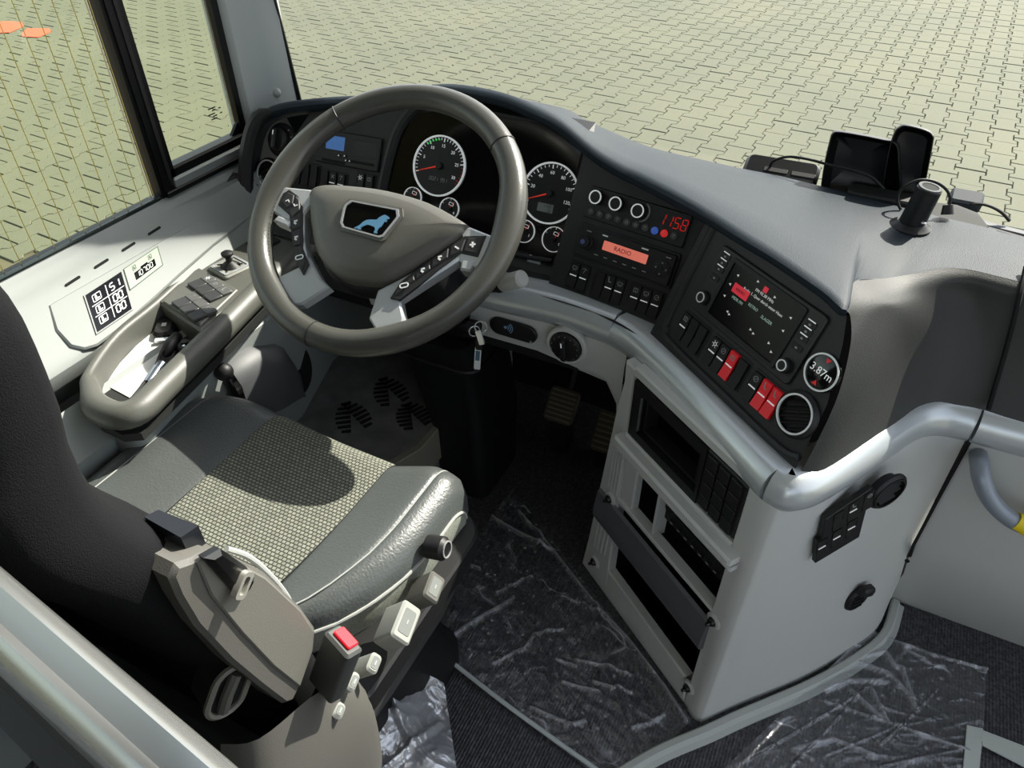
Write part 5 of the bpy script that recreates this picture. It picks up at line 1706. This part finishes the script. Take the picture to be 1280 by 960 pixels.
MB().tube(smooth_path([sight(1212, 255, y=1.48), sight(1232, 256, y=1.48), sight(1250, 264, y=1.48), sight(1262, 276, y=1.48)], 5), .003, 8).build('washer_hose', rubber, wi)

# ================================================================== FOOTWELL
plm = mat('platform_film_grey', (120, 120, 118), .55, 0, (120, .3), .25, vscale=20)
pf = [sight(345, 503, z=.19), sight(512, 572, z=.19), sight(533, 540, z=.19), sight(500, 455, z=.19), sight(350, 470, z=.19)]
fp = thing('foot_platform', (-.85, 1.0, 0), 'raised foot platform left of the steering column, covered in grey film', 'platform')
o_ = [(-1.06, .80), (-.735, .86), (-.70, .93), (-.70, 1.40), (-1.06, 1.40)]
MB().prism(o_, 0, .190, .003).build('platform_block', plm, fp)
MB().prism([(-.742, .84), (-.72, .84), (-.685, .93), (-.685, 1.3), (-.702, 1.3), (-.702, .935)], .10, .193, .002).build('edge_strip', mat('edge_beige', (140, 138, 124), .5), fp)
pr = mat('sole_print_dark', (26, 26, 26), .8)
for px, py, ang, ln_ in ((440, 521, .9, .95), (487, 489, .9, .95), (516, 520, .9, .8)):
    c_ = sight(px, py, z=.1905)
    mt = T(c_.x, c_.y, .1902) @ RZ(ang)
    fpo = MB()
    outl = [(.038 * math.cos(a) * (1 + .15 * math.sin(a)), .062 * math.sin(a) * ln_) for a in [2 * math.pi * i / 20 for i in range(20)]]
    for k in range(-3, 4):
        y0 = .0165 * k * ln_
        hw_ = .038 * math.sqrt(max(0, 1 - (y0 / (.064 * ln_)) ** 2))
        if hw_ < .008:
            continue
        for s_ in (-1, 1):
            fpo.prism([(s_ * .003, y0 - .0055), (s_ * hw_, y0 - .0035), (s_ * hw_, y0 + .0045), (s_ * .003, y0 + .006)] if s_ > 0 else [(s_ * .003, y0 + .006), (s_ * hw_, y0 + .0045), (s_ * hw_, y0 - .0035), (s_ * .003, y0 - .0055)], 0, .0006, 0, mt @ RZ(.25 * s_))
    fpo.build('shoe_print', pr, fp, smooth=0, label='dark sole print')
for nm, px, py, lab, w_, h_ in (('pedal', 702, 507, 'ribbed brake pedal in the dark footwell', .075, .085), ('pedal', 757, 540, 'pedal half hidden at the left edge of the console', .055, .10)):
    c_ = sight(px, py, y=1.24)
    pd = thing(nm, tuple(c_), lab, 'pedal', 'pedals in the footwell')
    PM_ = frame(c_, (1, 0, 0), (0, -.75, .65))
    MB().prism(rrect(w_, h_, .012), -.008, .003, .002, PM_).build('pad', mat('pedal_rubber', (78, 74, 64), .7), pd)
    rb = MB().box((0, 0, .004), (w_ * .84, .0045, .004), .001).mesh('rib', mat('pedal_rib', (120, 112, 94), .6))
    for k in range(7):
        inst('rib', rb, PM_ @ T(0, -h_ * .40 + h_ * .80 * k / 6), pd)
    MB().box((c_.x, c_.y + .015, (c_.z - .03) / 2), (.04, .05, c_.z - .03), .004).build('pedal_base', rubber, pd)
    MB().tube([c_ + V((0, .01, -.005)), c_ + V((0, .06, .03)), c_ + V((0, .12, .16))], .008, 8).build('pedal_arm', rubber, pd)

# ================================================================== PROTECTIVE FILM
def film_mat(name, haze, gl, dirt=0.0):
    m = bpy.data.materials.new(name)
    m.use_nodes = True
    n = m.node_tree
    n.nodes.remove(n.nodes['Principled BSDF'])
    t = n.nodes.new('ShaderNodeBsdfTransparent')
    t.inputs[0].default_value = (.93, .94, .96, 1)
    gs = n.nodes.new('ShaderNodeBsdfGlossy')
    gs.inputs['Roughness'].default_value = .18
    df = n.nodes.new('ShaderNodeBsdfTranslucent')
    d2 = n.nodes.new('ShaderNodeBsdfDiffuse')
    d2.inputs[0].default_value = (*lin((205, 208, 216)), 1)
    tc = n.nodes.new('ShaderNodeTexCoord')
    bp = n.nodes.new('ShaderNodeBump')
    bp.inputs['Strength'].default_value = .7
    bp.inputs['Distance'].default_value = .01
    nz = n.nodes.new('ShaderNodeTexNoise')
    nz.inputs['Scale'].default_value = 26
    nz.inputs['Detail'].default_value = 4
    nz.inputs['Distortion'].default_value = 1.5
    n.links.new(tc.outputs['Object'], nz.inputs['Vector'])
    n.links.new(nz.outputs['Fac'], bp.inputs['Height'])
    n.links.new(bp.outputs['Normal'], gs.inputs['Normal'])
    # dust spots on the film
    vo = n.nodes.new('ShaderNodeTexVoronoi')
    vo.inputs['Scale'].default_value = 42
    mr = n.nodes.new('ShaderNodeMapRange')
    mr.inputs[1].default_value = .10
    mr.inputs[2].default_value = .22
    mr.inputs[3].default_value = dirt
    mr.inputs[4].default_value = haze
    n.links.new(tc.outputs['Object'], vo.inputs['Vector'])
    n.links.new(vo.outputs['Distance'], mr.inputs[0])
    # white lines painted along creases in place of their glints
    mp = n.nodes.new('ShaderNodeMapping')
    mp.inputs['Scale'].default_value = (5, 11, 1)
    mp.inputs['Rotation'].default_value = (0, 0, .5)
    v2 = n.nodes.new('ShaderNodeTexVoronoi')
    v2.feature = 'DISTANCE_TO_EDGE'
    v2.inputs['Scale'].default_value = 1.0
    nd = n.nodes.new('ShaderNodeTexNoise')
    nd.inputs['Scale'].default_value = 9
    ad = n.nodes.new('ShaderNodeMixRGB')
    ad.blend_type = 'ADD'
    ad.inputs[0].default_value = .12
    n.links.new(tc.outputs['Object'], nd.inputs['Vector'])
    n.links.new(tc.outputs['Object'], ad.inputs[1])
    n.links.new(nd.outputs['Color'], ad.inputs[2])
    n.links.new(ad.outputs[0], mp.inputs['Vector'])
    n.links.new(mp.outputs['Vector'], v2.inputs['Vector'])
    m3 = n.nodes.new('ShaderNodeMapRange')
    m3.inputs[1].default_value = 0
    m3.inputs[2].default_value = .035
    m3.inputs[3].default_value = .6
    m3.inputs[4].default_value = 0
    n.links.new(v2.outputs['Distance'], m3.inputs[0])
    msk = n.nodes.new('ShaderNodeTexNoise')
    msk.inputs['Scale'].default_value = 7
    n.links.new(tc.outputs['Object'], msk.inputs['Vector'])
    m4 = n.nodes.new('ShaderNodeMapRange')
    m4.inputs[1].default_value = .48
    m4.inputs[2].default_value = .62
    n.links.new(msk.outputs['Fac'], m4.inputs[0])
    mu = n.nodes.new('ShaderNodeMath')
    mu.operation = 'MULTIPLY'
    n.links.new(m3.outputs[0], mu.inputs[0])
    n.links.new(m4.outputs[0], mu.inputs[1])
    sm2 = n.nodes.new('ShaderNodeMath')
    sm2.operation = 'ADD'
    n.links.new(mr.outputs[0], sm2.inputs[0])
    n.links.new(mu.outputs[0], sm2.inputs[1])
    at = n.nodes.new('ShaderNodeAttribute')
    at.attribute_name = 'fold'  # folds whitened in the colour, standing in for their highlights
    m6 = n.nodes.new('ShaderNodeMath')
    m6.operation = 'MULTIPLY_ADD'
    m6.inputs[1].default_value = .42
    n.links.new(at.outputs['Fac'], m6.inputs[0])
    n.links.new(sm2.outputs[0], m6.inputs[2])
    m1 = n.nodes.new('ShaderNodeMixShader')
    n.links.new(m6.outputs[0], m1.inputs[0])
    n.links.new(t.outputs[0], m1.inputs[1])
    n.links.new(d2.outputs[0], m1.inputs[2])
    m2 = n.nodes.new('ShaderNodeMixShader')
    m2.inputs[0].default_value = gl
    n.links.new(m1.outputs[0], m2.inputs[1])
    n.links.new(gs.outputs[0], m2.inputs[2])
    n.links.new(m2.outputs[0], n.nodes['Material Output'].inputs[0])
    return m


filmA = film_mat('clear_film', .05, .12, .40)


def film(name, corners, lab, nu, nv, creases, seed, m, lift=None, folds=()):
    """crumpled sheet over a quadrilateral; creases = (u0, v0, u1, v1, height, width)"""
    c = [V(p) for p in corners]
    vs, fs, wh = [], [], []
    segs = []
    for run, ww in folds:
        P_ = [sight(px, py, z=c[0].z) for px, py in run]
        segs += [(a, b_, ww) for a, b_ in zip(P_, P_[1:])]
    for j in range(nv + 1):
        for i in range(nu + 1):
            s_, t_ = i / nu, j / nv
            p = c[0].lerp(c[1], s_).lerp(c[3].lerp(c[2], s_), t_)
            h = .0015 + .0022 * (noise.noise(V((s_ * 6, t_ * 6, seed))) + 1)
            h += .0030 * (1 - abs(noise.noise(V((s_ * 5, t_ * 9, seed + 5))))) ** 6
            for u0, v0, u1, v1, hh_, ww in creases:
                a, b_ = V((u0, v0, 0)), V((u1, v1, 0))
                q = V((s_, t_, 0))
                k = max(0, min(1, (q - a).dot(b_ - a) / (b_ - a).length_squared))
                d_ = (q - a.lerp(b_, k)).length
                h += hh_ * max(0, 1 - d_ / ww) * (1 - .5 * k)
            if lift:
                h += lift(s_, t_)
            k_ = 0
            for a, b_, ww in segs:
                q = V((p.x, p.y, a.z))
                t2 = max(0, min(1, (q - a).dot(b_ - a) / (b_ - a).length_squared))
                d_ = (q - a.lerp(b_, t2)).length
                k_ = max(k_, 1 - d_ / ww)
            h += .006 * max(0, k_)
            wh.append(max(0, k_))
            vs.append(p + V((0, 0, h)))
    for j in range(nv):
        for i in range(nu):
            a = j * (nu + 1) + i
            fs.append([a, a + 1, a + nu + 2, a + nu + 1])
    mb = MB().add(vs, fs)
    o = mb.build(name, m, None, smooth=0, recalc=False)
    o.data.polygons.foreach_set('use_smooth', [True] * len(o.data.polygons))
    at = o.data.attributes.new('fold', 'FLOAT', 'POINT')
    at.data.foreach_set('value', wh)
    return tag(o, lab, 'plastic film', 'protective films on the floor')


rnd = random.Random(3)
cr = [(.20, .98, .62, .30, .012, .035), (.05, .70, .42, .62, .006, .02), (.10, .55, .40, .50, .005, .015), (.15, .62, .50, .40, .006, .018), (.45, .45, .75, .30, .006, .02), (.62, .20, .95, .12, .008, .02), (.30, .35, .55, .20, .006, .016), (.5, .9, .9, .55, .010, .03), (.55, .98, .97, .40, .008, .02)]
foldA = [([(541, 812), (590, 780), (641, 750)], .007), ([(620, 743), (665, 722)], .005), ([(617, 831), (655, 812), (668, 794), (703, 788)], .005), ([(662, 886), (690, 897), (706, 905)], .006), ([(703, 855), (748, 865)], .005), ([(696, 826), (720, 834)], .005),
         ([(720, 827), (755, 833), (789, 846)], .005), ([(741, 853), (789, 867)], .005), ([(706, 908), (730, 903)], .007), ([(789, 912), (812, 905), (830, 893)], .005), ([(648, 640), (692, 690), (740, 752), (789, 806), (830, 860), (858, 903)], .006), ([(602, 640), (650, 668), (692, 690)], .008), ([(560, 700), (600, 712)], .005), ([(700, 745), (760, 770)], .004)]
fq = [tuple(sight(px, py, z=.002)) for px, py in ((512, 792), (770, 990), (864, 902), (640, 612))]
film('floor_film', fq, 'crumpled clear film on the dark floor between seat and console', 170, 190, cr, 1.0, filmA, None, foldA)
cr2 = [(.05, .15, .35, .75, .006, .02), (.25, .1, .30, .8, .005, .015), (.35, .2, .6, .45, .006, .015), (.4, .55, .75, .5, .005, .012), (.55, .3, .7, .75, .006, .014), (.6, .15, .9, .3, .006, .02)]
foldC = [([(1059, 825), (1108, 842), (1137, 871), (1143, 886)], .008), ([(1075, 822), (1105, 816), (1118, 834), (1127, 836), (1143, 886)], .008), ([(1031, 864), (1060, 852), (1109, 854)], .008), ([(1062, 864), (1102, 900)], .007), ([(1090, 864), (1096, 880), (1109, 904)], .007),
         ([(1031, 842), (1060, 815), (1090, 792)], .012), ([(990, 938), (1040, 925), (1090, 945)], .008), ([(993, 941), (1014, 950)], .006), ([(1030, 878), (1110, 905), (1210, 940)], .004), ([(1085, 792), (1165, 820), (1232, 838)], .004)]
film('floor_film', [tuple(sight(px, py, z=.003)) for px, py in ((880, 985), (1222, 990), (1233, 838), (1086, 790))], 'creased clear film on the entrance floor right of the pale step edge', 170, 120, cr2, 4.0, filmA, None, foldC)
for q_, nm_ in ((((1209, 906), (1229, 911), (1222, 985), (1202, 985)), 'long'), (((1227, 912), (1300, 940), (1300, 968), (1228, 931)), 'cross')):
    P_ = [sight(px, py, z=.011) for px, py in q_]
    tp = MB().add(P_ + [p - V((0, 0, .003)) for p in P_], [[0, 1, 2, 3], [7, 6, 5, 4]] + [[i, (i + 1) % 4, 4 + (i + 1) % 4, 4 + i] for i in range(4)]).build('adhesive_tape', mat('tape_white', (206, 212, 206), .5, 0, (60, .5)), None, smooth=0)
    tag(tp, 'white tape strip running towards the seat at the edge of the entrance film' if nm_ == 'long' else 'pale tape strip crossing towards the door at the edge of the entrance film', 'tape', 'tape strips on the entrance film')
filmB = film_mat('shiny_film', .68, .4, .8)
cr3 = [(.1, .1, .5, .8, .02, .05), (.3, .9, .8, .2, .018, .05), (.5, .1, .9, .6, .02, .05), (.05, .6, .6, .55, .016, .04)]
film('foot_film', [tuple(sight(352, 985, z=.16)), tuple(sight(575, 990, z=.03)), tuple(sight(556, 862, z=.035)), tuple(sight(462, 818, z=.10))], 'bunched shiny film at the foot of the seat pedestal', 90, 80, cr3, 9.0, filmB, lambda s_, t_: .014 * math.sin(9 * s_) * math.sin(7 * t_) + .012)
# pale cord along the fold of the film
cd_ = MB().tube(smooth_path([sight(512, 788, z=.06), sight(560, 824, z=.02), sight(640, 886, z=.012), sight(760, 972, z=.010)], 5), .0042, 8).build('film_cord', mat('cord_pale', (200, 208, 208), .4))
tag(cd_, 'pale plastic strip lying across the floor film from the seat', 'strip')

# lettering becomes plain mesh objects
bpy.context.view_layer.update()
dg_ = bpy.context.evaluated_depsgraph_get()
for o in [q for q in SC.objects if q.type == 'FONT']:
    me = bpy.data.meshes.new_from_object(o.evaluated_get(dg_))
    me.materials.clear()
    me.materials.append(o.data.materials[0])
    k = bpy.data.objects.new('word', me)
    COL.objects.link(k)
    k.parent = o.parent
    k.matrix_basis = o.matrix_basis.copy()
    bpy.data.objects.remove(o)
    k.name = 'lettering'
